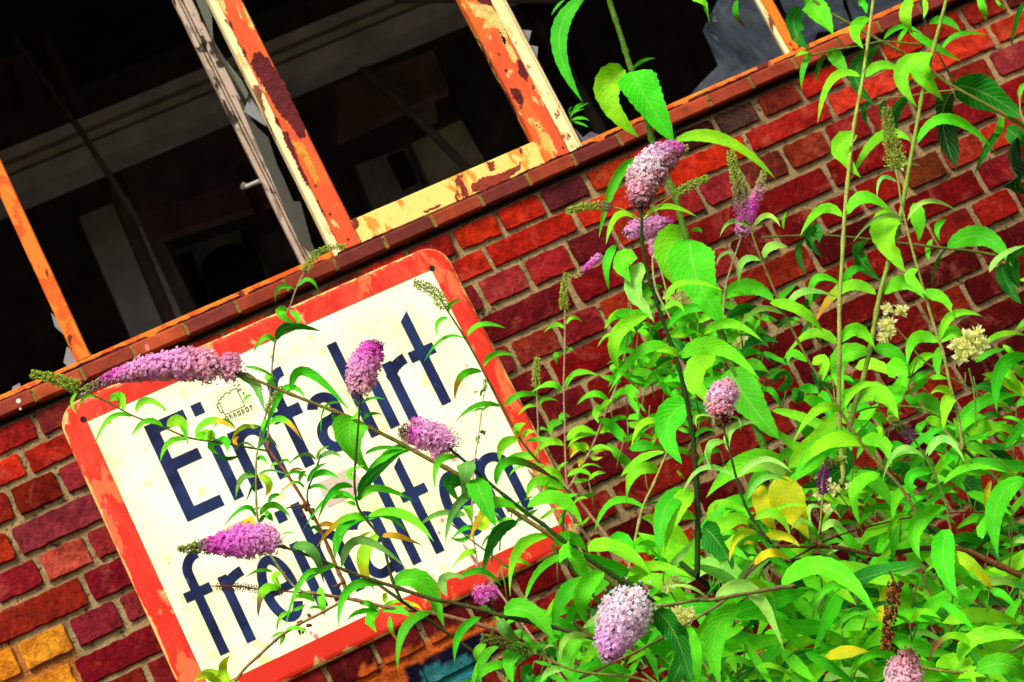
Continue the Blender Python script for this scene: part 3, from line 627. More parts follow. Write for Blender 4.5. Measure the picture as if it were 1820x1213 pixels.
def letters(base, xh, asc, w, hw, L):
    out = MB()
    for ch, x, x2 in L:
        if ch == 'E':
            rect(out, x, x+.030, base, asc); rect(out, x+.030, x2+.006, asc-hw, asc); rect(out, x+.030, x2-.001, (base+asc)/2-.001, (base+asc)/2+hw-.001); rect(out, x+.030, x2, base, base+hw)
        if ch == 'i':
            rect(out, x, x+w, base, xh); rect(out, x, x+w*1.04, asc-.030, asc)
        if ch == 'l': rect(out, x, x+w, base, asc)
        if ch in 'nh':
            rect(out, x, x+w, base, xh if ch == 'n' else asc)
            r = (x2-w-x)*.5; cz = xh-w/2-r*1.05
            stroke(out, [(x+w*.5, cz+r*.25)]+arc((x+x2)/2, cz, r, r*1.05, 140, 0)+[(x2-w/2, base)], w)
        if ch == 'r':
            rect(out, x, x+w, base, xh)
            stroke(out, [(x+w*.6, xh-w*2.1)]+arc(x2+.004, xh-w*1.75, (x2-x)-w*.2, w*1.4, 165, 98), w*1.05)
        if ch == 'f':
            stroke(out, [(x+w/2, base), (x+w/2, asc-.055)]+arc(x+w/2+.036, asc-.050, .036, .050-w/2, 180, 84), w)
            rect(out, x-.020, x, xh-hw, xh); rect(out, x+w, x2, xh-hw, xh)
        if ch == 't':
            out.prism([(x, base), (x+w, base), (x+w, asc-.002), (x, asc-.022)], YT, YT+.0009)
            rect(out, x-w*.75, x, xh-hw, xh); rect(out, x+w, x2, xh-hw, xh)
        if ch == 'a':
            xs = x2-w/2
            stroke(out, arc((x+x2)/2+.002, xh-.040, (x2-x)/2-w/2-.002, .040-w/2, 165, 0)+[(xs, base)], w)
            hb = (xh-base)*.60
            stroke(out, [(xs, base+hb-w*.2)]+arc(x+.040, base+hb/2+.002, .040-w/2, hb/2-w/2, 80, 280, 18)+[(xs, base+w*.95)], w)
        if ch == 'e':
            cx, cz = (x+x2)/2, (base+xh)/2
            stroke(out, arc(cx, cz, (x2-x)/2-w/2, (xh-base)/2-w/2, 0, 322, 30), w)
            stroke(out, [(x+w*.9, cz-w*.1), (x2-.0005, cz-w*.1)], w*.9)
    return out.build('lettering', M['navy'], SG)
l1 = letters(1.0925, 1.2515, 1.3535, .0262, .0290, [('E', .2005, .298), ('i', .3235, 0), ('n', .3745, .4705), ('f', .512, .567), ('a', .572, .658), ('h', .6905, .7695), ('r', .793, .858), ('t', .884, .932)])
l2 = letters(.7635, .9375, 1.0245, .0235, .0250, [('f', .139, .187), ('r', .208, .274), ('e', .2875, .378), ('i', .397, 0), ('h', .4395, .5185), ('a', .535, .6245), ('l', .6465, 0), ('t', .7085, .7595), ('e', .7755, .864), ('n', .881, .975)])
for x, z in ((.0765, 1.4315), (1.0165, 1.4255), (1.022, .696), (.0775, .694)):
    hl = MB(); hl.prism([(x+.0075*math.cos(t*math.pi/8), z+.0075*math.sin(t*math.pi/8)) for t in range(16)], YT-.0012, YT+.004, alb(38, 18, 22)); hl.build('bolt', M['plain'], SG)
# stickers on the sign
fr = MB()
def ln(pts, w=.0022):
    for a, b in zip(pts, pts[1:]):
        d = (Vector(b)-Vector(a)).normalized(); nn = Vector((-d.y, d.x))*w/2
        fr.prism([(a[0]-nn.x, a[1]-nn.y), (b[0]-nn.x, b[1]-nn.y), (b[0]+nn.x, b[1]+nn.y), (a[0]+nn.x, a[1]+nn.y)], YT-.0004, YT+.0004, alb(25, 55, 50))
pa = MB(); pa.prism([(.374, 1.270), (.470, 1.270), (.470, 1.362), (.374, 1.362)], YT+.0001, YT+.0006, alb(255, 251, 190, .92)); ST = pa.build('sticker', M['plain'], SG)
A = [(.391, 1.297), (.391, 1.337), (.399, 1.337), (.399, 1.341), (.408, 1.341), (.411, 1.346), (.420, 1.346), (.424, 1.341), (.428, 1.347), (.444, 1.347), (.444, 1.297), (.391, 1.297)]
ln(A); ln([(.391, 1.330), (.384, 1.330), (.384, 1.306), (.391, 1.306)]); ln([(.444, 1.342), (.453, 1.342), (.453, 1.338), (.444, 1.338)]); ln([(.381, 1.321), (.384, 1.321)], .005); ln([(.453, 1.328), (.457, 1.328)], .006)
FONT = {'O': ["111","101","101","101","111"], 'R': ["110","101","110","101","101"], 'B': ["110","101","110","101","110"], 'T': ["111","010","010","010","010"]}
x = .388
for ch in 'ORROBOT':
    for r_, row in enumerate(FONT[ch]):
        for c_i, v in enumerate(row):
            if v == '1': fr.prism([(x+c_i*.0026, 1.2905-r_*.0026), (x+c_i*.0026+.0025, 1.2905-r_*.0026), (x+c_i*.0026+.0025, 1.2930-r_*.0026), (x+c_i*.0026, 1.2930-r_*.0026)], YT-.0004, YT+.0004, alb(30, 40, 40))
    x += .0108
fr.build('print', M['plain'], ST)
gs = MB(); gs.prism([(.523, 1.046), (.617, 1.048), (.622, .984), (.521, .980)], YT-.0006, YT+.0005, alb(226, 200, 180)); gs.build('paper_remnant', M['plain'], SG)
ys = MB(); ys.prism([(.276, 1.000), (.276, 1.040), (.347, 1.040), (.347, 1.000)], YT-.0006, YT+.0005, alb(255, 215, 20)); YO = ys.build('sticker', M['plain'], SG)
ys = MB(); ys.prism([(.331, 1.012), (.334, 1.012), (.334, 1.032), (.331, 1.032)], YT-.0012, YT-.0007, alb(220, 40, 20)); ys.prism([(.327, 1.029), (.3309, 1.026), (.3309, 1.032)], YT-.0012, YT-.0007, alb(220, 40, 20)); ys.build('print', M['plain'], YO)
for x, y, r in [(561, 1131, .006), (805, 812, .010), (786, 925, .005), (822, 962, .004), (780, 947, .004), (552, 1125, .004)]:
    p = at(x, y, YT); pk = MB(); pk.prism([(p.x+r*(1+.5*noise.noise(Vector((t, x, 0))))*math.cos(t*.628), p.z+1.1*r*math.sin(t*.628)) for t in range(10)], YT-.0004, YT+.0004, alb(250, 150, 150)); pk.build('paint_spot', M['plain'], SG)
# ---------------------------------------------------------------- plants
ROOTZ = -1.5
def root_of(x, y): return Vector((x, y, ROOTZ+.01))
COLS = dict(g=(70, 220, 8), b=(112, 250, 12), d=(16, 136, 18), D=(6, 74, 22), p=(160, 244, 96), y=(255, 242, 10), o=(246, 170, 22), Y=(170, 235, 20), s=(104, 180, 70), n=(120, 70, 40))  # d: darker green with the shade of turned-away leaves put in
KL = 1.0
class Leafer:
    pass
def leafcol(k):
    c = COLS[k]; f = random.uniform(.78, 1.12)
    return tuple(min(.88, v*KL*f*h) for v, h in zip(lin(c), ((random.uniform(.7, 2.0) if k in 'gb' else random.uniform(.8, 1.3)), 1, random.uniform(.8, 1.3))))
def shape_w(t, kind):
    if kind == 'h':   # heart
        return (min(1, t/.16))**.55*(max(0, 1-t))**.80*1.12*(1+.18*math.sin(t*6))
    if kind == 's': return (max(0, t)**.9*max(0, 1-t)**.9)/.287
    if kind == 'o':   # ovate
        return (min(1, max(0, t)/.26))**.5*(max(0, 1-t))**.66*1.14*(1+.03*math.sin(t*17))
    return (max(0, t)**.62*max(0, 1-t)**1.0)/.447
def leaf(mb, B, Mi, T, width, col, kind='l', tilt=None, nseg=None, serr=True, colt=None):
    """blade with midrib through B, Mi, T; kind l lanceolate, h heart-shaped"""
    L = (Mi-B).length+(T-Mi).length
    C = Mi*2-(B+T)*.5
    n = nseg or max(8, min(22, int(L/.009)))
    view = (CAM-Mi).normalized()
    if tilt is None: tilt = random.uniform(-.35, .9)
    ph = random.random()*6; vs = []; us = []; cs = []
    S_prev = None
    W = 1.12*width/2/max(.55, math.cos(tilt)); rnd = random.random()
    fold = random.uniform(.05, .4); tws = random.uniform(.05, .45)
    for i in range(n+1):
        t = i/n
        P = B*(1-t)**2+C*2*t*(1-t)+T*t*t
        D = ((C-B)*(1-t)+(T-C)*t)
        if D.length < 1e-6: D = T-B
        D.normalize()
        Nv = (view-D*view.dot(D))
        if Nv.length < .05: Nv = Vector((0, 0, 1))-D*D.z
        Nv.normalize(); Sd = D.cross(Nv)
        if Sd.z < 0: sg = -1
        else: sg = 1
        # tilt > 0 turns the face towards the sky
        up = Sd*sg
        tw = tilt + tws*math.sin(t*2.6+ph)
        Nt = (Nv*math.cos(tw)+up*math.sin(tw)).normalized(); St = D.cross(Nt).normalized()
        wv = shape_w(t, kind)*W
        if t > .94: wv *= .8
        for k, v in enumerate((-1, -.55, 0, .55, 1)):
            ww = wv*abs(v)
            if abs(v) == 1:
                ww *= 1+(.045*(1 if i % 2 else -1) if serr else 0)
            q = P+St*(math.copysign(ww, v) if v else 0)+Nt*(fold*ww)+Nt*(.07*W*math.sin(t*13+ph+v*1.7)*abs(v))
            vs.append(q); us.append((t, v, rnd))
            if colt is not None and t > .5:
                f = min(1, (t-.5)/.25); cs.append(tuple(a*(1-f)+b*f for a, b in zip(col, colt)))
            else: cs.append(col)
    fs = [(i*5+k, i*5+k+1, (i+1)*5+k+1, (i+1)*5+k) for i in range(n) for k in range(4)]
    mb.add(vs, fs, cs, us)
    # petiole
def floret(mb, P, N, r, col, open_=1.0):
    a = N.orthogonal().normalized(); b = N.cross(a); ph = random.random()*3
    vs = [P-N*r*.9]; fs = []
    for k in range(4):
        an = ph+k*math.pi/2; d = a*math.cos(an)+b*math.sin(an); e = a*math.cos(an+math.pi/2)+b*math.sin(an+math.pi/2)
        o = len(vs); lift = N*r*random.uniform(-.1, .35)
        vs += [P+d*r*.12, P+d*r*.62-e*r*.42+lift*.6, P+d*r*1.0-e*r*.2+lift, P+d*r*1.0+e*r*.2+lift, P+d*r*.62+e*r*.42+lift*.6]
        fs += [(o, o+1, o+2, o+3, o+4)]
        fs += [(0, o+1, o)]
    mb.add(vs, fs, [col]*len(vs))
    o = len(mb.v)
    mb.add([P+N*r*.12+(a*math.cos(t*2.1)+b*math.sin(t*2.1))*r*.17 for t in range(3)], [(0, 1, 2)], alb(235, 130, 40))
def bud(mb, P, N, r, ln_, col, n=4):
    a = N.orthogonal().normalized(); b = N.cross(a)
    vs = [P]+[P+N*ln_*.62+(a*math.cos(k*2*math.pi/n)+b*math.sin(k*2*math.pi/n))*r for k in range(n)]+[P+N*ln_]
    mb.add(vs, [(0, 1+(k+1) % n, 1+k) for k in range(n)]+[(n+1, 1+k, 1+(k+1) % n) for k in range(n)], col)
def lerp3(a, b, t): return tuple(x+(y-x)*t for x, y in zip(a, b))
def lerpw(stops, t):
    for (a, ca), (b, cb) in zip(stops, stops[1:]):
        if t <= b: return lerp3(ca, cb, (t-a)/max(1e-6, b-a))
    return stops[-1][1]
def rnd_dir():
    while True:
        v = Vector((random.uniform(-1, 1), random.uniform(-1, 1), random.uniform(-1, 1)))
        if .1 < v.length < 1: return v.normalized()
PINK = alb(255, 180, 222, 1.0); PALE = alb(255, 228, 232, 1.0); MAG = alb(232, 84, 206, 1.0); PUR = alb(160, 48, 150, .85)
GRN = alb(188, 214, 84, .95); DGR = alb(90, 120, 35, .8); BRN = alb(120, 60, 30, .8); SALM = alb(255, 184, 200, 1.0)
def flower(name, parent, pts, radii, Y, cols, dens=1.0, fr=3.0, bare=.0, under=None, hollow=False):
    """dense panicle along the given axis: open florets at the base, buds towards the tip"""
    pw = catmull([at(x, y, Y+(p[0] if p else 0)) for (x, y, *p) in pts], 8)
    n = len(pw); Ls = [0]
    for a, b in zip(pw, pw[1:]): Ls.append(Ls[-1]+(b-a).length)
    sc = scale_at(pw[0]); tot = Ls[-1]; mb = MB()
    mb.tube(pw, [sc*2.2*(1-.6*i/n) for i in range(n)], alb(120, 130, 50))
    def rad(t):
        k = t*(len(radii)-1); i = min(int(k), len(radii)-2); f = k-i; return (radii[i]*(1-f)+radii[i+1]*f)*sc
    area = sum(2*math.pi*rad(i/(n-1))*(Ls[i]-Ls[i-1]) for i in range(1, n))
    cnt = int(area/((fr*sc*1.25)**2)*dens*1.25)
    for q in range(cnt):
        t = random.random()
        for _ in range(4):
            if random.random()*max(radii)*sc < rad(t): break
            t = random.random()
        s = t*tot; i = 1
        while i < n-1 and Ls[i] < s: i += 1
        f = (s-Ls[i-1])/max(1e-9, Ls[i]-Ls[i-1]); P = pw[i-1].lerp(pw[i], f); D = (pw[i]-pw[i-1]).normalized()
        N = rnd_dir(); N = (N-D*N.dot(D)*.8).normalized(); N = (N+D*.35).normalized()
        rr = rad(t)*random.uniform(.72, 1.08)*(1+.16*noise.noise(Vector((s*60, N.x*2, N.z*2))))
        if random.random() < .22: rr *= random.uniform(.5, .8)
        c = lerpw(cols, t); j = random.uniform(.92, 1.3); c = tuple(min(.97, v*j) for v in c)
        if under and N.z < -.15 and random.random() < .65: c = tuple(v*random.uniform(.6, 1.1) for v in under)
        green = t > bare and bare > 0
        Pp = P+N*rr
        Nn = (N+rnd_dir()*.5).normalized()
        if green and random.random() < (t-bare)/(1-bare)*1.6+.15: bud(mb, Pp-N*sc*2, Nn, sc*1.5, sc*5, lerp3(c, GRN, .4) if random.random() < .7 else c)
        else: floret(mb, Pp, Nn, fr*sc*random.uniform(.8, 1.2)*.95, c)
    # inner stalks and buds that show through the gaps
    for q in range(cnt//4):
        t = random.random(); s = t*tot; i = 1
        while i < n-1 and Ls[i] < s: i += 1
        P = pw[i]; N = rnd_dir(); r2 = rad(t)*random.uniform(.5, .92)
        bud(mb, P+N*r2*.2, (N+rnd_dir()*.15).normalized(), sc*1.1, r2*.8, random.choice([PUR, BRN, DGR, alb(120, 40, 70)]), 3)
    return mb.build(name, M['petal'], parent)
def budspike(name, parent, pts, r0, r1, Y, cols, dens=1.0, bsz=2.0):
    pw = catmull([at(x, y, Y) for x, y in pts], 8); n = len(pw); sc = scale_at(pw[0]); mb = MB()
    mb.tube(pw, [sc*(1.5-1.0*i/n) for i in range(n)], alb(140, 150, 60))
    Ls = [0]
    for a, b in zip(pw, pw[1:]): Ls.append(Ls[-1]+(b-a).length)
    tot = Ls[-1]; nw = max(6, int(tot/sc/4.6))
    for wv in range(nw):
        t = (wv+.3)/nw; s = t*tot; i = 1
        while i < n-1 and Ls[i] < s: i += 1
        f = (s-Ls[i-1])/max(1e-9, Ls[i]-Ls[i-1]); P = pw[i-1].lerp(pw[i], f); D = (pw[i]-pw[i-1]).normalized()
        a = D.orthogonal().normalized(); b = D.cross(a); R = (r0*(1-t)+r1*t)*sc*random.uniform(.8, 1.15); ph = random.random()*3
        for k in range(5):
            an = ph+k*1.2566; d = (a*math.cos(an)+b*math.sin(an)+D*.45).normalized(); c = lerpw(cols, t)
            mb.tube([P, P+d*R*.6], sc*.4, alb(140, 150, 70), 3, False)
            for z in range(int(4*dens)+1):
                q = P+d*R*random.uniform(.35, .95)+rnd_dir()*R*.18; j = random.uniform(.7, 1.15)
                bud(mb, q, (d+rnd_dir()*.7).normalized(), sc*bsz*.7, sc*bsz*2.3, tuple(v*j for v in c))
    return mb.build(name, M['petal'], parent)
STEMS = []      # every stem: pixel path, depth, thing, mesh name; leaves find the nearest one
def stem(parent, pts, r0, r1, Y, col, name='branch', Y1=None, ext=None, nodes=True, own=True):
    n = len(pts); Y1 = Y if Y1 is None else Y1
    W_ = [at(x, y, Y+(Y1-Y)*i/max(1, n-1)) for i, (x, y) in enumerate(pts)]
    pw = catmull(W_, 5); sc = scale_at(pw[0]); N = len(pw)
    rs = [sc*(r0+(r1-r0)*i/(N-1))*(1+.14*noise.noise(Vector((i*.7, r0, Y*9)))+(.32 if i % 7 == 3 else 0)) for i in range(N)]
    if ext is not None:
        vd = (W_[-1]-CAM).normalized(); k_ = W_[-1]+vd*(max(.04, ext.y-W_[-1].y)/vd.y)+Vector((.01, 0, -.02)); E = catmull([W_[-1], k_, k_.lerp(ext, .5), ext], 5)[1:]
        pw += E; rs += [rs[-1]*(1+.8*(k+1)/len(E)) for k in range(len(E))]
    mb = MB(); c = alb(*col)
    mb.tube(pw, rs, [tuple(v*(1+.45*noise.noise(Vector((k*.9, r0, 3)))) for v in c) for k in range(len(pw))], 8)
    o = mb.build(name, M['stem'], parent, True)
    if own: STEMS.append(dict(P=pts, Y=Y, Y1=Y1, o=o, mb=MB()))
    return o
def nearest(x, y, pool=None):
    best = None
    for s in STEMS:
        if pool is not None and s['o'] not in pool: continue
        P = s['P']; n = len(P)
        for i in range(n-1):
            ax, ay = P[i]; bx, by = P[i+1]; dx, dy = bx-ax, by-ay; L2 = dx*dx+dy*dy or 1
            t = max(0, min(1, ((x-ax)*dx+(y-ay)*dy)/L2)); d = math.hypot(x-ax-t*dx, y-ay-t*dy)
            if best is None or d < best[0]: best = (d, s, s['Y']+(s['Y1']-s['Y'])*(i+t)/max(1, n-1))
    return best
def leaves(t, L, default, pool=None):
    """(base x, y, middle x, y, tip x, y, width, colour[, kind]) in the tile's pixels"""
    a, b, s = TILE[t]
    for e in L:
        bx, by = px(t, e[0], e[1]); mx, my = px(t, e[2], e[3]); tx, ty = px(t, e[4], e[5]); wd = e[6]/s; ck = e[7]; kind = e[8] if len(e) > 8 else 'l'
        d, st_, Y = nearest(bx, by, pool)
        if d > 22: st_ = default; Y = default['Y']+random.uniform(-.15, .15)
        dm, dt = random.uniform(-.02, .03), random.uniform(-.035, .05)
        sc = scale_at(at(mx, my, Y))
        if len(e) > 9: Y += e[9]; dm = .01; dt = 0
        Bw, Mw, Tw = at(bx, by, Y), at(mx, my, Y-dm), at(tx, ty, Y-dt)
        tilt = {'d': random.uniform(-.85, -.45), 'D': -1.0, 'b': random.uniform(.2, .7), 'p': random.uniform(.0, .6)}.get(ck, random.uniform(-.3, .55))
        if kind in 'ho': tilt *= .3
        ct = None
        if ck in 'gb' and wd < 24 and random.random() < .04: ct = leafcol(random.choice('on'))
        if ck == 'Y': ct = leafcol('y')
        if ck == 'q': ck = 'g'; ct = leafcol('o')
        leaf(st_['mb'], Bw, Mw, Tw, wd*sc, leafcol(ck), kind, tilt, colt=ct)
        if d < 22: # short petiole to the stem
            pass
def flush(st_, name='leaves'):
    if st_['mb'].v: st_['mb'].build(name, M['leaf'], st_['o'], True)
OLV = (120, 125, 45); DKG = (46, 80, 14); BRO = (150, 98, 58); PLB = (205, 170, 135); YGR = (165, 190, 70); PGR = (120, 165, 45)
# ---- things
BUSH = thing('butterfly_bush', 'large butterfly bush with thick lilac flower spikes on long shoots arching across the sign', 'bush', root_of(1.9, -1.3))
TALL = thing('butterfly_bush', 'tall upright butterfly bush with straight yellow-green stems and green bud spikes on the right', 'bush', root_of(2.3, -.95))
SAP = thing('butterfly_bush', 'thin half-bare bush with brown twigs and small leaves before the blue lettering', 'bush', root_of(1.05, -.55))
LANK = thing('butterfly_bush', 'slim dark-stemmed shoot drooping a green bud spike over the top right corner of the sign', 'bush', root_of(1.35, -.5))
SD1 = thing('butterfly_bush_seedling', 'thin pale straight seedling with green bud tip before the bricks right of the sign', 'seedling', root_of(1.3, -.22))
SD2 = thing('butterfly_bush_seedling', 'shorter pale seedling crossing the right red border of the sign', 'seedling', root_of(1.2, -.2))
SD3 = thing('butterfly_bush_seedling', 'faint pinkish seedling standing over the cream panel next to the word ending', 'seedling', root_of(1.15, -.18))
SD4 = thing('butterfly_bush_seedling', 'leaning pale seedling with yellowish lower leaves in front of the dark red bricks', 'seedling', root_of(1.45, -.3))
HEART = thing('broad_leaved_shoot', 'thick green stalk with pairs of big heart-shaped leaves rising past the window', 'plant', root_of(1.9, -.85))
OVER = thing('overhanging_branch', 'dark green leafy branch hanging into the top right corner above the bricks', 'branch', (3.1, -.5, 1.9))
CLEM = thing('clematis_vine', 'climbing vine with cream star flowers twining through the bushes on the right', 'vine', root_of(2.3, -.7))
WEED = thing('window_weed', 'tiny fern-like weed growing in the broken window corner', 'weed', (1.54, .03, 1.56))
LOW = thing('bright_seedling', 'small yellow-green seedling with rounded leaves below the bottom left corner of the sign', 'seedling', root_of(.25, -.25))
RB = Vector((1.9, -.62, ROOTZ)); RS = Vector((1.05, -.45, ROOTZ)); RTL = Vector((2.3, -.6, ROOTZ))
# ---- main bush: long arching shoots
YA = -1.3
A1 = stem(BUSH, [(438,668),(455,676),(517,701),(570,722),(622,742),(664,764),(706,785),(760,815),(813,843),(855,870),(891,893),(930,921),(1001,966),(1061,1013),(1103,1047),(1130,1068)], 2.6, 5, -1.22, (150, 135, 60), ext=RB)
A4 = stem(BUSH, [(795,795),(826,820),(842,834),(878,866),(935,911),(970,936),(990,953),(1043,992),(1116,1040),(1150,1064)], 2.4, 4.2, -1.34, DKG, ext=RB+Vector((.04, 0, 0)))
A3 = stem(BUSH, [(641,700),(638,740),(632,820),(630,856),(635,897),(648,920),(665,941),(681,962),(687,991),(697,1030),(713,1067)], 1.9, 2.6, -1.28, (70, 80, 30), ext=RB+Vector((-.2, 0, 0)))
A5 = stem(BUSH, [(493,970),(518,977),(571,996),(601,1009),(633,1021),(671,1034),(697,1042),(768,1065),(797,1070),(860,1085),(894,1095),(976,1113),(1033,1129),(1060,1136)], 2.6, 4, -1.45, (88, 92, 35), ext=RB+Vector((0, .1, 0)))
A6 = stem(BUSH, [(866,1075),(884,1092),(900,1110)], 1.8, 2.4, -1.4, DKG)
A7 = stem(BUSH, [(1160,1079),(1200,1074),(1240,1067),(1262,1067),(1322,1056),(1389,1044),(1410,1042)], 2.6, 4, -1.5, (140, 130, 70), ext=RB+Vector((.3, .05, 0)))
A7b = stem(BUSH, [(1132,1159),(1208,1116),(1279,1074),(1310,1045),(1340,1000),(1378,971)], 2.2, 2.6, -1.4, (150, 130, 80))
A8 = stem(BUSH, [(1138,358),(1141,392),(1141,430),(1150,480),(1163,525),(1178,570),(1192,610),(1207,655),(1222,720),(1230,770),(1236,830),(1240,900),(1240,960),(1239,1025)], 2.6, 5, -1.42, (40, 70, 12), ext=RB+Vector((.1, .05, 0)))
A8l = stem(BUSH, [(1141,394),(1110,374),(1085,368),(1062,366)], 1.8, 1.2, -1.42, YGR)
A8r = stem(BUSH, [(1141,394),(1165,372),(1185,356),(1205,343)], 1.8, 1.2, -1.42, YGR)
A9 = stem(BUSH, [(1283,742),(1287,765),(1292,783),(1300,815),(1308,847),(1318,880),(1329,907),(1350,940),(1371,966)], 1.8, 2.6, -1.45, (66, 76, 26), ext=RB+Vector((.25, .05, 0)))
A10 = stem(BUSH, [(1630,1185),(1655,1190),(1700,1195),(1740,1190),(1780,1168),(1830,1140)], 2.4, 3.2, -1.5, (170, 175, 80))
A13 = stem(BUSH, [(938,1162),(960,1163),(985,1177),(1015,1190),(1060,1198),(1130,1205),(1180,1225)], 2.0, 2.6, -1.48, (150, 150, 70), ext=RB+Vector((-.1, .05, 0)))
A14 = stem(BUSH, [(1029,1207),(1085,1180),(1132,1159)], 2.4, 2.2, -1.4, (160, 130, 80))
B11 = stem(BUSH, [(1463,880),(1460,905),(1458,930),(1455,950)], 1.5, 1.8, -1.3, YGR)
B12 = stem(BUSH, [(1612,768),(1630,790),(1658,836),(1668,860),(1677,882),(1685,912),(1689,939),(1690,1000)], 1.8, 2.4, -1.3, (110, 140, 50), ext=RB+Vector((.5, 0, 0)))
BW2 = stem(BUSH, [(1380,971),(1430,972),(1492,974),(1563,987),(1640,975),(1712,978),(1762,999),(1830,1030)], 2.2, 6, -1.05, (140, 84, 46))
BW3 = stem(BUSH, [(1634,1010),(1652,1052),(1680,1102),(1694,1138)], 1.8, 2.6, -1.1, (170, 120, 70))
BW4 = stem(BUSH, [(1398,1000),(1471,960),(1535,939),(1620,920),(1712,911),(1765,913)], 1.6, 1.4, -1.1, (110, 24, 30))
BW5 = stem(BUSH, [(1310,1045),(1340,1010),(1378,985)], 1.8, 1.6, -1.2, (150, 110, 70))
LL = dict(P=[(1400, 1000), (1401, 1001)], Y=-1.0, Y1=-1.0, mb=MB(), o=A1)
# flowers of the main bush
C1 = [(0, SALM), (.25, PINK), (.6, PINK), (.78, MAG), (.9, lerp3(PUR, GRN, .4)), (1, GRN)]
flower('flower_spike', A1, [(388,655,-1.22+1.22),(340,648),(285,652),(240,660),(200,672),(170,684),(146,697)], [30,31,28,24,16,9,6], -1.22, C1, 1.25, 3.2, .72, SALM)
flower('flower_spike', A1, [(425,668),(410,655),(402,640)], [20,27,18], -1.22, [(0, SALM), (1, alb(250, 170, 215))], 1.1, 3.0, 0, SALM)
flower('flower_spike', A3, [(638,702),(640,680),(647,655),(656,632),(667,612)], [20,29,31,27,13], -1.28, [(0, SALM), (.4, PINK), (.8, MAG), (1, PUR)], 1.2, 2.9)
flower('flower_spike', A4, [(806,795),(790,785),(765,775),(738,768),(712,771)], [20,28,30,24,9], -1.34, [(0, PINK), (.5, PINK), (.75, MAG), (1, DGR)], 1.1, 3.2, .68)
flower('flower_spike', A4, [(782,786),(776,805),(773,816)], [14,13,7], -1.34, [(0, PINK), (1, SALM)], 1.0, 2.8)
flower('flower_spike', A5, [(497,966),(470,960),(435,962),(400,966),(365,971),(340,975),(317,977)], [22,32,32,24,16,10,5], -1.45, [(0, PINK), (.45, alb(244, 130, 226, 1)), (.65, MAG), (.8, DGR), (1, GRN)], 1.3, 3.2, .58)
flower('flower_spike', A6, [(868,1074),(864,1060),(862,1050)], [14,25,20], -1.4, [(0, PINK), (.6, MAG), (1, lerp3(MAG, GRN, .5))], 1.2, 2.8)
flower('flower_spike', A7, [(1150,1062),(1125,1078),(1105,1105),(1092,1132),(1080,1158),(1082,1174)], [26,46,46,38,26,8], -1.5, [(0, PALE), (.5, alb(255, 212, 232, 1)), (.85, alb(250, 178, 234, 1)), (1, alb(236, 120, 214, 1))], 1.3, 3.6, .86)
flower('flower_spike', A8, [(1141,372),(1140,345),(1150,312),(1168,287),(1192,270),(1222,264)], [14,30,36,31,20,5], -1.42, [(0, BRN), (.15, SALM), (.45, PALE), (.75, alb(240, 170, 230)), (.9, MAG), (1, GRN)], 1.3, 3.2, .86, alb(235, 150, 150))
flower('flower_spike', A9, [(1284,744),(1280,722),(1286,702),(1298,683)], [18,29,28,12], -1.45, [(0, alb(255, 170, 180)), (.5, alb(255, 205, 228, 1)), (1, alb(255, 175, 205))], 1.2, 3.1)
flower('flower_spike', A10, [(1622,1158),(1612,1180),(1605,1215),(1600,1250)], [16,34,32,14], -1.5, [(0, BRN), (.3, SALM), (.8, PALE), (1, PINK)], 1.3, 3.0, 0)
budspike('flower_bud_spike', A8l, [(1090,369),(1060,366),(1035,369),(1008,376)], 9, 4, -1.42, [(0, PUR), (.3, GRN), (1, GRN)], 1.2)
budspike('flower_bud_spike', A8r, [(1195,350),(1215,336),(1238,325),(1258,316)], 9, 4, -1.42, [(0, GRN), (1, GRN)], 1.2)
budspike('flower_bud_spike', A13, [(945,1163),(920,1152),(890,1141),(857,1135)], 12, 7, -1.48, [(0, DGR), (1, alb(150, 165, 70))], 1.6)
budspike('flower_bud_spike', B11, [(1464,880),(1462,850),(1472,828),(1488,820),(1503,818)], 12, 6, -1.3, [(0, PUR), (.4, PUR), (.6, DGR), (1, GRN)], 1.8)
budspike('flower_bud_spike', B12, [(1625,785),(1610,768),(1595,755),(1580,741)], 12, 5, -1.3, [(0, PUR), (.5, DGR), (1, GRN)], 1.4)
# thin green spike reaching over the window sill, brown twigs: the half bare bush
YC = -.55
C2 = stem(SAP, [(142,689),(156,698),(191,715),(238,740),(291,760),(334,778),(383,786),(426,793),(455,798),(476,802)], 1.3, 2.0, -.62, (110, 120, 50), Y1=YC)
C0 = stem(SAP, [(476,776),(476,797),(508,840),(540,890),(567,936),(589,986),(601,1016),(611,1036),(618,1062)], 2.4, 3.8, YC, (165, 104, 66))
CB = stem(SAP, [(545,1052),(590,1060),(633,1067),(679,1078),(743,1087),(779,1092),(827,1104),(884,1120),(947,1141),(1000,1163),(1060,1200)], 2.6, 4.6, -.6, (170, 120, 84), ext=RS)
CT = stem(SAP, [(412,1220),(435,1189),(460,1166),(481,1146),(504,1127),(537,1107),(567,1092),(610,1068)], 2.6, 2.4, -.7, (170, 130, 84))
CDD = stem(SAP, [(376,1042),(428,1043),(474,1050),(527,1053),(590,1061)], 1.2, 1.8, -.62, (150, 92, 60))
budspike('dead_flower_spike', CDD, [(505,1052),(475,1050),(430,1044),(385,1043)], 9, 6, -.62, [(0, BRN), (1, BRN)], .8, 1.4)
C9 = stem(SAP, [(545,478),(528,510),(514,549),(500,580),(489,609),(484,648),(480,700),(477,750),(477,797)], 1.4, 2.0, -.6, (190, 160, 110), Y1=YC)
budspike('flower_bud_spike', C9, [(541,484),(552,463),(567,449),(590,440),(614,439)], 9, 4, -.6, [(0, GRN), (1, GRN)], .9, 1.7)
budspike('flower_bud_spike', C2, [(144,690),(120,682),(90,672),(56,665)], 13, 5, -.62, [(0, GRN), (1, GRN)], 1.8, 2.3)
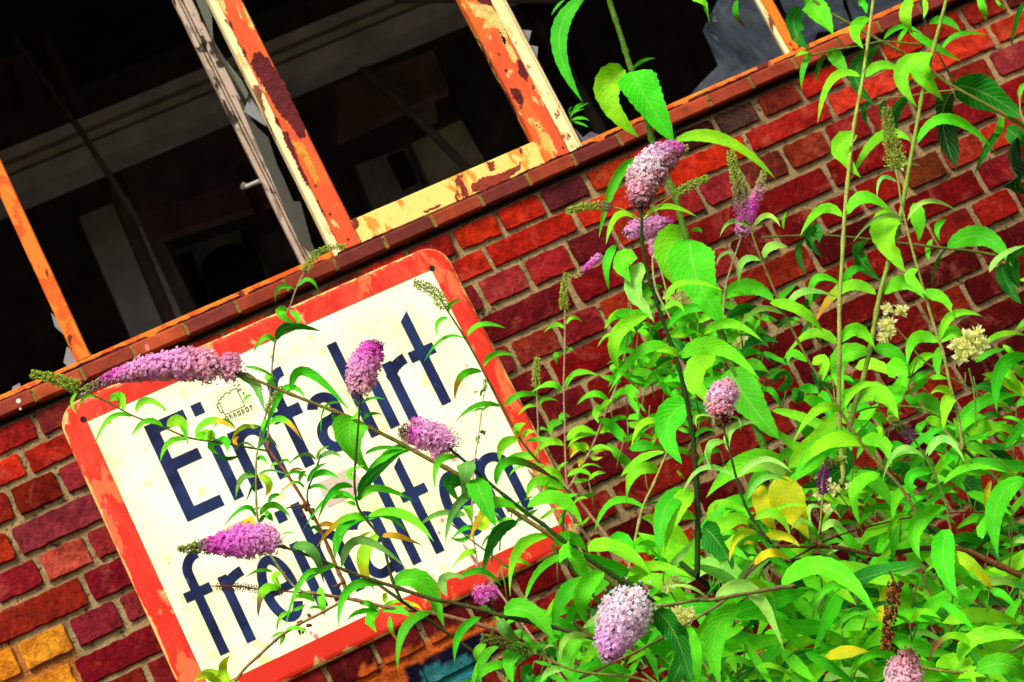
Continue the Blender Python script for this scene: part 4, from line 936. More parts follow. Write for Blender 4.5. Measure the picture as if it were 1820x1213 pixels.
C10 = stem(SAP, [(480,712),(466,760),(462,778),(456,813),(455,849),(456,902),(459,927),(465,960),(520,1040),(560,1056)], 1.5, 2.0, -.66, (165, 160, 95))
budspike('flower_bud_spike', C10, [(474,735),(482,718),(493,700),(503,688)], 8, 5, -.66, [(0, GRN), (1, GRN)], .9, 1.7)
C11 = stem(SAP, [(570,808),(560,840),(549,865),(546,885),(550,905),(556,925)], 1.4, 1.8, -.62, (70, 80, 40))
CK = stem(SAP, [(508,904),(530,899),(552,898)], 1.4, 2.0, -.6, (150, 100, 66))
for x, y in [(548,896),(556,903),(532,905),(538,914),(545,908),(612,1035),(604,1040),(537,1105),(545,1112),(533,1116),(541,1118),(552,1098)]:
    p = at(x, y, -.62); v = rnd_dir(); kn = MB(); kn.tube([p, p+v*.010, p+v*.017+rnd_dir()*.006], [.0042, .0036, .0012], alb(120, 76, 40), 5); kn.build('withered_bud', M['stem'], SAP, True)
# shoot over the right corner of the sign
L4 = stem(LANK, [(791,546),(795,552),(827,602),(862,666),(894,726),(926,783),(962,826),(1004,868),(1012,884),(1000,930),(1010,1010)], 1.5, 2.4, -.5, (58, 92, 26), ext=Vector((1.35, -.5, ROOTZ)))
budspike('flower_bud_spike', L4, [(793,550),(780,530),(762,512),(736,503)], 14, 6, -.5, [(0, GRN), (1, GRN)], 1.2, 2.0)
L4b = stem(LANK, [(905,1010),(845,966),(810,938),(795,925)], 1.5, 1.2, -.6, (110, 130, 50))
S1_ = stem(SD1, [(1004,552),(1004,600),(1002,692),(1004,760),(1005,820),(1008,860),(1020,930)], 1.4, 1.9, -.22, (205, 165, 130), ext=Vector((1.3, -.2, ROOTZ)))
budspike('flower_bud_spike', S1_, [(1004,552),(1001,525),(1004,505),(1007,486)], 9, 4, -.22, [(0, GRN), (1, GRN)], .8, 1.8)
S2_ = stem(SD2, [(954,686),(955,720),(957,780),(957,815),(963,880)], 1.3, 1.8, -.2, (200, 165, 130), ext=Vector((1.2, -.2, ROOTZ)))
budspike('flower_bud_spike', S2_, [(954,690),(953,665),(955,636)], 8, 4, -.2, [(0, GRN), (1, GRN)], .8, 1.8)
S3_ = stem(SD3, [(862,690),(858,715),(855,740),(849,785),(842,829),(840,880),(839,936),(850,1010)], 1.0, 1.6, -.18, (226, 178, 150), ext=Vector((1.15, -.2, ROOTZ)))
budspike('flower_bud_spike', S3_, [(861,695),(863,685),(862,674)], 4, 3, -.18, [(0, GRN), (1, GRN)], .6, 1.4)
S4_ = stem(SD4, [(1122,530),(1120,575),(1117,600),(1101,670),(1083,718),(1061,773),(1048,804),(1030,835),(1010,872)], 1.4, 2.2, -.3, (205, 160, 120), ext=Vector((1.45, -.3, ROOTZ)))
budspike('flower_bud_spike', S4_, [(1122,545),(1122,530),(1121,515)], 5, 3, -.3, [(0, GRN), (1, GRN)], .6, 1.6)
# broad-leaved stalk
H1 = stem(HEART, [(1076,-40),(1083,0),(1094,35),(1107,75),(1118,112),(1124,128),(1140,180),(1152,222),(1163,262),(1180,305),(1195,335),(1207,375),(1221,426),(1240,480),(1262,545),(1282,595),(1296,640),(1318,690),(1338,745),(1356,790),(1375,850),(1388,905)], 4.6, 7, -.85, (92, 140, 30), ext=Vector((1.9, -.85, ROOTZ)))
# tall pale stems
P1 = stem(TALL, [(1556,-40),(1552,0),(1543,70),(1533,142),(1524,190),(1517,230),(1508,310),(1501,386),(1497,460),(1492,542),(1492,610),(1491,677),(1492,760),(1500,860)], 2.6, 4.0, -1.05, (190, 205, 90), ext=RTL)
P2 = stem(TALL, [(1694,-50),(1682,0),(1661,80),(1641,160),(1632,210),(1623,259),(1612,320),(1602,376),(1592,420),(1581,460),(1563,528),(1552,590),(1545,627),(1532,680),(1520,719),(1510,760),(1499,811),(1485,880)], 3.0, 4.6, -1.0, (160, 190, 70), ext=RTL)
B1s = stem(TALL, [(1325,392),(1332,402),(1344,437),(1357,471),(1376,515),(1393,556),(1415,600),(1439,645),(1468,690),(1495,733),(1515,765),(1535,794),(1570,833),(1605,872),(1640,930)], 1.8, 3.2, -1.2, (140, 130, 60), ext=RTL+Vector((.1, 0, 0)))
budspike('flower_bud_spike', B1s, [(1326,398),(1318,360),(1310,320),(1298,270)], 17, 6, -1.2, [(0, MAG), (.35, lerp3(PUR, GRN, .5)), (.6, GRN), (1, GRN)], 1.6, 2.1)
B3s = stem(TALL, [(1592,296),(1596,320),(1602,360),(1609,394),(1618,430),(1627,464),(1640,510),(1652,552),(1665,595),(1676,627),(1690,690),(1701,733),(1712,800)], 2.0, 3.0, -1.2, (165, 175, 80), ext=RTL+Vector((.15, 0, 0)))
budspike('flower_bud_spike', B3s, [(1596,302),(1588,268),(1580,235),(1575,194)], 19, 6, -1.2, [(0, GRN), (1, alb(175, 200, 85))], 1.5, 2.2)
P4 = stem(TALL, [(1200,775),(1181,815),(1162,860),(1142,904),(1128,965),(1114,1031),(1105,1100)], 2.0, 3.0, -.7, (190, 185, 100), ext=Vector((1.6, -.7, ROOTZ)))
# pink spikes further back
A11 = stem(TALL, [(1162,425),(1160,470),(1168,520),(1200,580)], 1.6, 2.0, -.6, (190, 200, 110))
flower('flower_spike', A11, [(1112,418),(1135,406),(1165,402),(1192,392)], [12,20,17,7], -.6, [(0, PINK), (.7, PINK), (1, MAG)], .9, 3.0)
A12 = stem(TALL, [(1165,440),(1175,480),(1185,520)], 1.4, 1.6, -.6, (190, 200, 110))
flower('flower_spike', A12, [(1160,425),(1166,445),(1172,462)], [12,13,8], -.6, [(0, PINK), (1, SALM)], .7, 2.6)
flower('flower_spike', A12, [(1068,452),(1050,470),(1035,482),(1024,492)], [6,7,5,3], -.6, [(0, PINK), (.6, MAG), (1, GRN)], 1.0, 2.4, .6)
A15 = stem(TALL, [(1318,420),(1308,450),(1298,480),(1290,510),(1285,560)], 1.4, 2.0, -.6, (190, 190, 120))
flower('flower_spike', A15, [(1318,418),(1322,400),(1335,370),(1348,340),(1358,305)], [14,15,11,9,4], -.6, [(0, PINK), (.4, MAG), (.8, lerp3(MAG, GRN, .6)), (1, GRN)], .9, 2.6, .6)
# overhanging branch
O1 = stem(OVER, [(1440,-5),(1471,20),(1545,62),(1620,103),(1660,130),(1694,154),(1760,190),(1820,224),(1900,270)], 2.2, 4, -.5, (130, 140, 50))
O2 = stem(OVER, [(1428,103),(1470,92),(1506,85),(1540,80),(1570,74),(1640,80)], 1.5, 1.8, -.55, (120, 150, 50))
O3 = stem(OVER, [(1354,422),(1400,420),(1453,418),(1534,424),(1598,432),(1676,441),(1747,450),(1830,470)], 1.6, 2.6, -.4, (120, 130, 50))
O4 = stem(OVER, [(1632,-20),(1640,20),(1650,60),(1670,100),(1697,150)], 1.4, 1.8, -.5, (60, 76, 30))
O5 = stem(OVER, [(1560,175),(1610,172),(1650,165),(1700,160)], 1.4, 1.4, -.5, (170, 180, 90))
O6 = stem(OVER, [(1838,120),(1817,160),(1814,200),(1835,240)], 1.6, 1.6, -.6, (210, 160, 110))
# vine
V1 = stem(CLEM, [(1506,744),(1535,728),(1570,723),(1616,723),(1650,730),(1676,744),(1733,783),(1783,825),(1820,861),(1860,900)], 1.5, 2.4, -.95, (140, 190, 50))
V2 = stem(CLEM, [(1570,560),(1590,580),(1612,605),(1640,640),(1680,665),(1740,700),(1810,735)], 1.2, 1.6, -.75, (130, 150, 60))
V3 = stem(CLEM, [(1722,655),(1730,690),(1733,720),(1735,760)], 1.4, 1.6, -1.0, (120, 170, 50))
V4 = stem(CLEM, [(1630,640),(1612,690),(1600,720),(1585,750),(1575,790)], 1.0, 1.2, -.7, (110, 120, 50))
V5 = stem(CLEM, [(1480,865),(1500,890),(1520,920),(1535,950)], 1.2, 1.4, -1.2, (90, 120, 40))
V6 = stem(CLEM, [(1215,545),(1225,590),(1240,640),(1262,700),(1270,760)], 2.0, 2.4, -.5, (200, 210, 110))
V7 = stem(CLEM, [(1640,690),(1700,735),(1760,765),(1830,790)], 1.2, 1.2, -.7, (150, 110, 60))
V8 = stem(CLEM, [(1190,1050),(1205,1075),(1215,1105)], 1.2, 1.4, -1.3, (110, 140, 50))
def star(mb, x, y, Y, r, n=38):
    P = at(x, y, Y); sc = scale_at(P)*r; v = (CAM-P).normalized(); N = (v+rnd_dir()*.6+Vector((0, 0, .25))).normalized(); a = N.orthogonal().normalized(); b = N.cross(a)
    for k in range(4):
        an = k*math.pi/2+random.uniform(-.15, .15)+x; d = a*math.cos(an)+b*math.sin(an); e = N.cross(d)
        mb.add([P, P+d*sc*.5-e*sc*.34, P+d*sc*.95-N*sc*.1, P+d*sc*.5+e*sc*.34], [(0, 1, 2, 3)], alb(250, 255, 190, 1.0))
    for k in range(n):
        d = (N*random.uniform(.2, 1)+a*random.uniform(-1, 1)+b*random.uniform(-1, 1)).normalized()*sc*random.uniform(.75, 1.05); e = d.cross(rnd_dir()).normalized()*sc*.05
        mb.add([P-e, P+e, P+d+e*1.6, P+d-e*1.6], [(0, 1, 2, 3)], alb(255, 255, 160, 1.0))
for host, Y, L in ((V3, -1.0, [(1700,616,16),(1716,600,17),(1735,596,17),(1745,612,16),(1720,622,17),(1706,636,15),(1738,632,12),(1728,610,16)]),
                   (V2, -.75, [(1577,550,13),(1603,553,14),(1572,578,13),(1580,590,14),(1570,600,12),(1585,575,12)]),
                   (V6, -.5, [(1200,535,14),(1222,540,13),(1210,528,12),(1312,612,12),(1322,606,12),(1190,525,12)]),
                   (V5, -1.2, [(1470,862,14),(1480,872,14),(1455,880,11),(1511,865,11),(1472,905,10)]),
                   (V8, -1.3, [(1188,1044,13),(1200,1035,12),(1206,1090,15),(1218,1100,15),(1195,1103,14),(1212,1112,13),(1225,1088,12)])):
    for x, y, r in L:
        b = MB(); star(b, x, y, Y, r*1.15); b.build('flower', M['petal'], host)
# ---------------------------------------------------------------- leaves read from the photograph
SB = {id(s['o']): s for s in STEMS}
def pool_of(*roots): return [s['o'] for s in STEMS if s['o'].parent in roots]
dflt = next(s for s in STEMS if s['o'] is BW2)
dH = next(s for s in STEMS if s['o'] is H1); dO = next(s for s in STEMS if s['o'] is O1); dT = next(s for s in STEMS if s['o'] is P2); dC = next(s for s in STEMS if s['o'] is C0); dV = next(s for s in STEMS if s['o'] is V1)
leaves('K2', [(1240,-20,1110,200,1230,515,105,'g'),(1440,350,1350,480,1510,690,150,'b','o',.04),(1470,362,1550,500,1688,718,205,'g','o',-.05),(1480,345,1530,305,1595,292,22,'g'),(1140,0,1100,35,1070,80,18,'g')], dH, pool_of(HEART))
leaves('K6', [(118,55,30,150,110,340,190,'b','o',.05),(130,72,168,270,300,500,232,'g','o',-.05),(140,30,170,20,190,40,25,'g'),(325,725,430,890,580,1078,190,'g','o'),(255,640,165,760,230,900,130,'b')], dH, pool_of(HEART))
leaves('K2', [(1495,800,1385,920,1310,1195,62,'g'),(1490,1095,1400,1085,1345,1230,45,'b'),(1540,1090,1650,1035,1805,1090,34,'b')], dflt, pool_of(BUSH))
leaves('K3', [(50,710,300,705,565,905,70,'b')], dH)
leaves('K3', [(140,0,200,20,230,120,35,'b'),(370,0,360,70,412,140,38,'g'),(690,40,650,130,735,255,100,'d'),(700,0,765,60,850,180,140,'g'),(975,0,1000,20,1015,70,50,'g'),
 (1330,125,1410,105,1495,170,50,'g'),(1100,200,1190,135,1300,178,34,'g'),(1230,140,1190,180,1170,245,24,'g'),(1395,250,1480,172,1630,180,28,'g'),(1230,160,1350,230,1490,310,45,'g'),
 (830,240,870,300,925,375,86,'g'),(740,265,700,340,690,450,36,'g'),(810,270,770,340,760,415,36,'d'),(1080,235,960,370,1065,530,86,'d'),(735,260,690,268,655,285,22,'b'),
 (1030,510,1000,560,1030,640,34,'d'),(1110,500,1092,560,1110,590,44,'d'),(1225,490,1150,570,1180,690,76,'d'),(1450,465,1395,600,1465,850,165,'D'),(1450,430,1610,470,1810,600,185,'d'),
 (1715,640,1780,690,1840,720,95,'d'),(1770,690,1740,830,1850,1010,175,'D'),(1700,640,1620,740,1550,890,45,'d'),(1700,590,1680,640,1660,690,48,'g'),(1300,-10,1312,40,1300,95,30,'b'),
 (1575,-20,1600,40,1615,105,50,'g'),(1805,10,1762,120,1740,260,28,'d'),(1830,430,1790,450,1790,540,30,'g'),(1660,-10,1690,30,1720,40,20,'g'),(600,1150,600,1100,615,1060,16,'g'),(700,1180,760,1150,775,1225,66,'d')], dO, pool_of(OVER))
leaves('K3', [(1030,90,960,150,1000,245,70,'b'),(1240,-10,1212,80,1250,175,74,'b'),(985,385,845,400,770,625,56,'b'),(1010,390,1085,330,1185,355,60,'b'),(1300,275,1190,370,1270,540,92,'b'),(1330,265,1290,350,1400,505,122,'b'),
 (1270,720,1430,600,1660,760,60,'b'),(1235,710,1080,690,935,905,60,'b'),(970,680,890,750,985,890,110,'b'),(1200,862,1205,820,1285,832,24,'p'),(1170,915,1090,895,1070,1000,24,'p'),
 (895,1090,790,1050,680,1190,58,'b'),(915,1080,1010,990,1150,1080,70,'b'),(1220,1110,1320,1010,1480,1065,30,'p'),(1210,1110,1080,1090,950,1213,30,'p'),(1160,1080,1110,1190,1215,1370,150,'b','o'),(1250,1020,1275,1100,1278,1213,88,'b'),
 (430,1140,340,1110,280,1190,30,'p'),(445,1140,520,1080,585,1140,34,'p'),(1415,1100,1370,1140,1385,1213,40,'g')], dT, pool_of(TALL))
leaves('K6', [(10,395,100,290,310,335,45,'b'),(0,420,60,400,100,440,40,'b'),(85,670,260,610,480,775,96,'b'),(130,890,15,1010,90,1200,150,'g','o'),(75,665,20,625,-60,640,45,'b'),(290,980,180,955,165,1020,15,'p'),(320,970,372,970,382,1030,15,'p'),
 (305,1085,230,1110,235,1213,48,'p'),(325,1140,345,1020,490,990,45,'p')], dflt, pool_of(BUSH))
leaves('K6', [(290,370,440,310,565,400,100,'g'),(530,390,680,430,800,540,70,'b'),(490,180,395,185,380,312,44,'p'),(500,170,540,110,625,112,54,'p'),(600,450,470,425,365,545,34,'p'),(615,430,700,335,865,362,42,'p'),(350,140,290,150,265,205,20,'p'),
 (200,430,100,430,5,540,60,'g'),(200,550,330,495,500,590,60,'b'),(310,470,420,410,540,460,58,'d'),(400,620,480,565,575,590,60,'d'),(720,690,640,645,625,710,44,'b'),(740,700,800,690,795,790,66,'b'),(750,720,780,790,865,820,80,'d'),
 (870,600,740,545,600,675,66,'b'),(890,590,970,530,1060,620,84,'b'),(1030,640,890,680,905,870,130,'b'),(1050,620,1150,640,1230,718,80,'g'),(885,300,760,280,740,440,56,'g'),(895,290,950,225,1010,230,46,'g'),(1065,350,890,320,730,550,66,'b'),
 (1105,350,1200,290,1310,372,84,'b'),(1290,340,1390,370,1450,450,66,'b'),(1275,220,1240,270,1325,355,70,'b'),(1380,590,1260,570,1222,710,70,'b'),(1385,580,1450,450,1600,460,50,'b'),(1390,590,1450,540,1500,560,76,'b'),(1400,610,1370,680,1385,775,60,'g'),
 (890,940,770,930,640,1105,56,'b'),(905,920,980,810,1120,812,44,'b'),(1450,860,1420,900,1400,1030,80,'b'),(1445,860,1390,820,1335,850,46,'b'),(990,1105,830,1090,680,1213,92,'b'),(985,1100,1090,1090,1140,1200,96,'b'),(540,930,740,985,930,1080,58,'b'),
 (975,890,1080,850,1180,980,110,'b'),(1310,1160,1400,1065,1510,1170,40,'p'),(1300,1160,1200,1135,1110,1213,38,'p'),(1190,1080,1060,960,1180,870,0.1,'g')], dT, pool_of(TALL))
leaves('K6', [(1115,700,1195,745,1170,812,92,'b','h'),(1600,610,1700,545,1830,560,34,'b'),(1835,660,1690,720,1670,950,88,'g'),(1560,690,1640,640,1720,622,40,'g'),(1700,600,1740,635,1790,660,30,'b'),(1700,740,1740,760,1790,830,50,'b'),
 (1450,970,1560,1010,1680,990,120,'b'),(1210,1150,1330,1050,1460,1000,44,'g'),(1470,1055,1580,900,1810,850,80,'g'),(600,730,615,790,560,830,60,'d'),(640,830,680,860,700,820,80,'d'),(1050,960,1085,965,1115,1000,56,'b'),(1065,1010,1085,1030,1095,1060,34,'b'),
 (1630,240,1700,150,1830,100,40,'p')], dV, pool_of(CLEM))
leaves('K6', [(1420,120,1600,60,1745,210,120,'g'),(1830,130,1750,180,1780,320,120,'d'),(1690,190,1720,290,1790,395,90,'d'),(1030,70,975,150,1090,280,112,'d'),(770,20,725,60,790,160,60,'d'),(700,75,672,150,722,260,44,'d'),(1350,70,1325,120,1330,182,38,'g'),(1415,120,1360,200,1345,312,28,'d')], dO, pool_of(OVER))
leaves('K9', [(310,5,225,40,238,145,42,'p'),(360,190,200,140,92,272,34,'p'),(372,190,500,95,645,165,38,'p'),(400,335,250,330,230,487,44,'b'),(412,310,500,190,632,208,38,'p'),(430,390,350,340,288,400,50,'b'),(450,400,560,370,637,490,58,'b'),(480,400,620,325,725,345,25,'b'),
 (500,485,600,480,682,535,60,'y'),(450,625,540,565,638,608,58,'y'),(470,465,370,480,328,612,50,'Y'),(395,525,440,515,485,565,24,'o'),(750,440,690,405,635,450,30,'p'),(790,460,850,415,912,470,50,'p'),(785,335,730,340,740,425,34,'p'),
 (1350,160,1235,190,1280,335,60,'g'),(1310,95,1180,45,1093,215,30,'p'),(1270,235,1175,280,1150,405,60,'b'),(1325,80,1410,-5,1512,115,40,'p'),(1400,220,1530,135,1722,162,40,'b'),
 (1430,445,1400,600,1475,798,138,'g'),(1440,560,1560,640,1655,765,74,'Y'),(1400,330,1260,430,1290,602,104,'g'),(1255,400,1165,480,1155,620,60,'g'),(1180,425,1050,455,985,545,60,'b'),(1365,490,1290,560,1200,675,108,'b'),(1190,480,1120,500,1065,605,100,'b'),
 (590,735,820,640,1072,885,140,'b'),(790,650,960,650,1145,700,104,'b'),(820,770,850,950,950,1155,150,'g'),(780,760,690,800,812,912,110,'g'),(400,720,560,790,672,908,130,'g'),(110,720,300,630,490,860,96,'p'),(255,795,440,760,605,1062,90,'p'),(385,825,255,980,290,1240,140,'g'),
 (95,930,150,1050,170,1235,104,'b'),(215,790,110,732,-10,745,25,'p'),(330,600,390,650,390,710,96,'g'),(195,430,280,520,345,645,156,'d'),(0,622,70,592,145,642,76,'b'),(0,662,80,662,150,692,48,'g'),(145,255,60,360,0,575,106,'b'),(155,385,70,370,20,472,50,'b')], dflt, pool_of(BUSH))
leaves('K9', [(560,190,635,320,725,490,205,'y'),(480,230,500,340,565,470,96,'y'),(1180,640,1110,760,1130,930,120,'y'),(1150,650,1100,820,1085,960,60,'y'),(940,700,960,740,985,785,48,'y'),(1440,880,1445,900,1487,885,28,'Y'),(1640,200,1615,280,1625,380,40,'y')], dflt, pool_of(TALL))
leaves('K9', [(980,15,800,25,635,225,110,'b'),(900,30,870,160,640,245,100,'d'),(1085,170,965,240,980,415,88,'b'),(1145,165,1185,135,1225,215,104,'d'),(1200,0,1100,200,1010,230,0.1,'d')], dT, pool_of(TALL))
leaves('K9', [(1810,190,1665,330,1680,598,120,'g'),(1600,495,1605,420,1650,362,60,'b'),(1395,1010,1270,965,1222,1052,44,'p'),(1605,1115,1450,985,1320,1115,58,'b'),(1480,1110,1600,980,1840,1000,104,'b'),(1560,1155,1720,1125,1840,1225,130,'g'),(1365,1140,1480,1120,1565,1225,106,'b'),(1150,1105,1060,1150,1045,1235,60,'b'),
 (1740,955,1740,860,1830,765,58,'g'),(1400,925,1450,895,1440,960,20,'Y'),(1415,965,1422,980,1432,990,24,'y')], dflt, pool_of(BUSH))
leaves('F', [(628,742,624,790,660,842,52,'g','h'),(735,800,685,812,637,890,18,'g'),(640,880,655,850,712,808,24,'d')], dflt, pool_of(BUSH))
leaves('K8', [(600,85,505,110,488,245,44,'g'),(645,105,640,185,622,305,80,'s','h'),(780,235,610,310,540,525,55,'s'),(905,342,760,335,655,522,52,'b'),(795,225,880,100,1132,225,56,'g'),(952,335,1110,290,1232,435,84,'b'),(1060,480,910,550,865,782,62,'b'),(1200,575,1025,640,933,835,46,'b'),
 (1255,560,1400,545,1590,695,106,'b'),(1150,510,1180,600,1282,702,150,'b'),(1090,530,1170,490,1250,560,86,'g'),(1335,660,1225,770,1250,925,108,'g'),(1240,690,1135,790,1080,925,96,'g'),(905,410,785,480,728,685,78,'d'),(690,190,720,270,795,435,140,'g'),(620,225,560,215,610,305,70,'d'),
 (832,872,960,860,1105,1042,110,'g'),(805,890,850,960,912,1000,76,'s'),(720,885,610,970,588,1122,50,'g'),(470,862,335,950,303,1168,58,'g'),(280,722,430,725,537,945,116,'g'),(245,725,60,745,5,945,56,'g'),(550,785,535,690,655,688,55,'s'),(600,700,720,655,822,732,40,'g'),
 (20,640,120,500,358,655,55,'s'),(210,470,130,600,188,755,82,'Y'),(222,482,300,480,427,528,36,'o'),(150,385,330,375,482,508,62,'b'),(150,385,40,420,0,565,70,'g'),(105,300,200,240,400,312,44,'g'),(375,45,205,110,103,292,52,'g'),(90,300,30,280,-30,295,38,'b'),(135,72,230,35,372,52,25,'g'),
 (1050,130,930,125,860,180,24,'b'),(1640,60,1520,100,1418,183,58,'b'),(1610,150,1490,170,1450,325,66,'b'),(1540,340,1385,310,1288,455,52,'b'),(1770,260,1640,350,1620,612,118,'g'),(1800,392,1720,385,1665,445,40,'b'),(1550,322,1600,310,1645,322,14,'d'),
 (1590,620,1700,605,1775,615,56,'g'),(1450,685,1600,630,1795,700,60,'b'),(1360,520,1430,500,1480,560,80,'g'),(1480,560,1560,530,1625,602,108,'b'),(1115,1050,1060,1028,1018,1075,18,'p'),(1265,985,1145,995,1118,1125,40,'p'),(810,1035,725,1100,720,1220,58,'g'),(940,1020,875,1100,880,1220,106,'g'),
 (1130,1150,1060,1160,1015,1225,48,'p'),(1225,1000,1150,1080,1180,1225,128,'g'),(860,1125,760,1140,688,1222,58,'g'),(980,1150,950,1180,1000,1240,96,'d'),(745,1020,700,1060,700,1112,46,'b'),(1590,850,1690,970,1775,1225,148,'d'),(1000,1080,1010,1040,980,1010,26,'d')], dflt, pool_of(BUSH))
leaves('A5', [(820,370,700,400,430,1090,78,'g'),(410,215,560,90,330,75,0.1,'g'),(330,75,520,110,690,225,42,'g'),(230,165,440,270,545,555,130,'s'),(830,330,1010,130,1492,582,128,'g'),(830,380,880,300,735,305,0.1,'g'),(730,300,880,310,985,415,76,'g'),(1380,462,1200,510,1155,782,36,'g'),(1555,480,1510,428,1440,432,15,'g'),
 (1600,470,1700,412,1850,425,38,'g'),(1590,660,1690,582,1830,595,48,'g'),(1470,640,1560,580,1540,500,60,'b'),(1280,590,1330,640,1400,650,76,'g')], dflt, pool_of(BUSH))
leaves('A5', [(430,725,290,735,188,882,66,'Y'),(595,700,760,650,950,870,82,'q'),(265,825,228,880,262,925,54,'o'),(540,320,490,330,470,370,30,'g'),(410,380,345,410,320,492,38,'g'),(600,150,600,200,672,282,106,'b'),(455,965,330,895,235,975,32,'s'),(480,965,590,850,705,972,52,'s'),(240,745,100,650,-20,760,45,'g'),
 (480,700,430,720,350,690,50,'Y'),(560,640,540,720,540,800,70,'b')], dC, pool_of(SAP))
leaves('W', [(300,150,420,170,380,225,0.1,'g'),(310,145,250,200,330,270,76,'g'),(315,150,400,145,420,190,60,'g'),(300,250,420,310,565,265,46,'d'),(95,100,200,85,292,120,86,'b'),(20,0,0,60,32,170,40,'g'),(720,335,760,300,820,368,55,'g'),(700,492,560,510,500,712,70,'s'),(722,470,830,560,790,697,100,'Y'),(700,530,650,620,605,742,34,'d'),
 (720,490,830,430,1000,465,36,'s'),(692,480,640,440,600,492,40,'d'),(935,370,880,370,850,422,44,'b'),(920,370,1000,325,1065,378,38,'g'),(1220,500,1080,445,948,532,42,'g'),(1200,440,1150,480,1140,550,58,'g'),(1180,430,1090,412,1020,462,28,'o'),(1190,612,1080,550,940,672,46,'q'),(950,670,850,700,838,792,56,'g'),
 (1220,622,1330,580,1450,655,48,'g'),(1215,560,1290,420,1420,355,56,'g'),(1260,512,1380,445,1545,520,78,'g'),(1305,330,1180,265,1018,382,46,'s'),(1310,330,1345,230,1440,187,38,'p'),(1320,322,1440,255,1560,305,56,'s'),(700,900,590,800,368,995,58,'g'),(735,885,870,770,1055,905,88,'g'),(790,850,830,880,872,940,78,'g'),
 (735,955,770,895,802,900,48,'d'),(660,832,720,805,792,822,24,'s'),(960,1070,1020,1052,1100,1055,18,'g'),(1230,230,1240,200,1250,150,0.1,'g')], dC, pool_of(SAP))
leaves('V', [(650,655,760,630,882,702,66,'o'),(690,742,620,655,560,702,56,'d')], dC, pool_of(SAP))
leaves('V', [(1000,262,800,290,638,615,76,'g'),(1030,412,790,340,490,702,56,'g'),(1012,190,960,110,1120,40,76,'b'),(1050,402,1130,220,1310,40,76,'d'),(1060,400,1250,270,1520,372,80,'b'),(1020,430,980,425,888,400,56,'b'),(1130,600,900,580,630,862,84,'b'),(1050,560,860,720,820,1005,106,'g'),(1150,590,1310,530,1520,695,96,'b'),(1190,702,1050,770,968,862,42,'Y'),
 (845,1040,700,1082,500,1218,56,'g'),(388,862,590,900,705,1225,128,'s')], dflt, pool_of(BUSH))
leaves('E5', [(1320,212,1150,230,1085,512,124,'b'),(1330,190,1260,80,1380,30,110,'b'),(1250,30,1100,5,935,95,46,'g'),(1745,180,1775,350,1800,505,96,'b'),(1700,350,1580,280,1425,325,66,'b'),(1460,450,1330,510,1288,665,56,'b'),(1380,660,1500,630,1625,692,48,'b'),(1370,672,1290,695,1208,752,36,'b'),(1370,682,1350,740,1318,822,56,'b'),(1600,372,1500,425,1450,432,46,'g'),(1640,420,1700,400,1760,430,40,'g')], dC, pool_of(SAP))
leaves('E5', [(1790,20,1560,110,1370,645,76,'g')], dflt, pool_of(BUSH))
leaves('N', [(530,1085,530,1000,560,990,66,'Y'),(450,1155,350,1080,270,1098,66,'g'),(500,1135,620,1065,795,1070,46,'b'),(470,1165,330,1160,185,1218,56,'g'),(640,1145,800,1090,905,1165,46,'Y')], dC, pool_of(SAP))
leaves('K8', [(210,855,110,860,45,905,30,'b'),(215,865,165,900,195,962,58,'b'),(225,858,300,850,383,892,42,'b'),(262,880,270,950,302,1005,28,'q'),(120,825,160,818,212,852,34,'g'),(1140,245,1000,205,950,295,56,'b'),(1150,185,1220,152,1287,197,34,'b'),(1130,185,1050,150,985,175,40,'b'),(1250,62,1190,30,1165,85,42,'b'),(1270,52,1330,32,1387,66,28,'b'),(1215,142,1270,122,1330,142,18,'b'),
 (1140,240,1080,230,1010,300,46,'b'),(1130,230,1060,190,1030,260,60,'b'),(700,450,640,440,570,500,30,'g'),(690,460,620,500,560,480,26,'g'),(700,560,640,570,570,640,40,'b'),(820,700,700,640,770,700,0.1,'b'),(640,380,590,370,545,400,44,'s'),(610,370,500,370,395,440,34,'s'),(680,380,650,340,680,420,50,'b'),(700,440,745,410,720,380,60,'Y')], dC, pool_of(SAP, LANK))
leaves('E5', [(745,1213,700,1050,785,922,118,'Y'),(650,1240,540,1140,390,1205,110,'Y'),(690,1235,630,1180,685,1125,90,'Y')], dC, pool_of(SAP))
leaves('K4', [(1480,322,1400,315,1380,392,24,'g'),(1490,312,1550,275,1602,342,28,'g'),(1442,422,1405,445,1482,502,52,'g'),(1452,430,1492,465,1487,502,34,'g'),(1385,582,1450,510,1612,535,50,'d'),(1382,592,1330,565,1268,642,36,'g'),
 (400,832,360,885,385,950,18,'b'),(492,872,430,860,383,935,22,'b'),(545,882,605,870,617,948,52,'b'),(662,962,550,970,473,1112,30,'b'),(680,942,740,880,853,945,42,'b'),(820,1012,730,985,653,1072,34,'b'),(835,1012,905,990,942,1102,72,'b'),(940,1080,850,1090,803,1192,32,'b'),(980,1062,1060,985,1192,1030,42,'b'),(982,1062,1050,1055,1072,1082,66,'b'),(1080,1102,1130,1085,1142,1142,56,'g')], dC, pool_of(SAP))
leaves('K5', [(558,442,570,395,632,370,24,'g'),(555,466,505,490,500,562,28,'g'),(640,572,530,570,430,692,22,'g'),(650,560,720,500,842,518,32,'g'),(725,735,620,760,588,888,46,'g'),(730,712,790,645,908,662,36,'g'),(820,912,700,905,585,995,32,'g'),(835,912,920,850,1022,865,38,'g'),(910,1077,830,1100,813,1192,58,'b'),(915,1062,900,1020,947,993,50,'b'),(930,1070,950,1042,990,1040,36,'b'),(1000,1172,900,1165,820,1212,46,'b'),
 (735,830,720,845,720,860,20,'d'),(940,1085,1030,1075,1075,1100,30,'b')], next(s for s in STEMS if s['o'] is L4), pool_of(LANK))
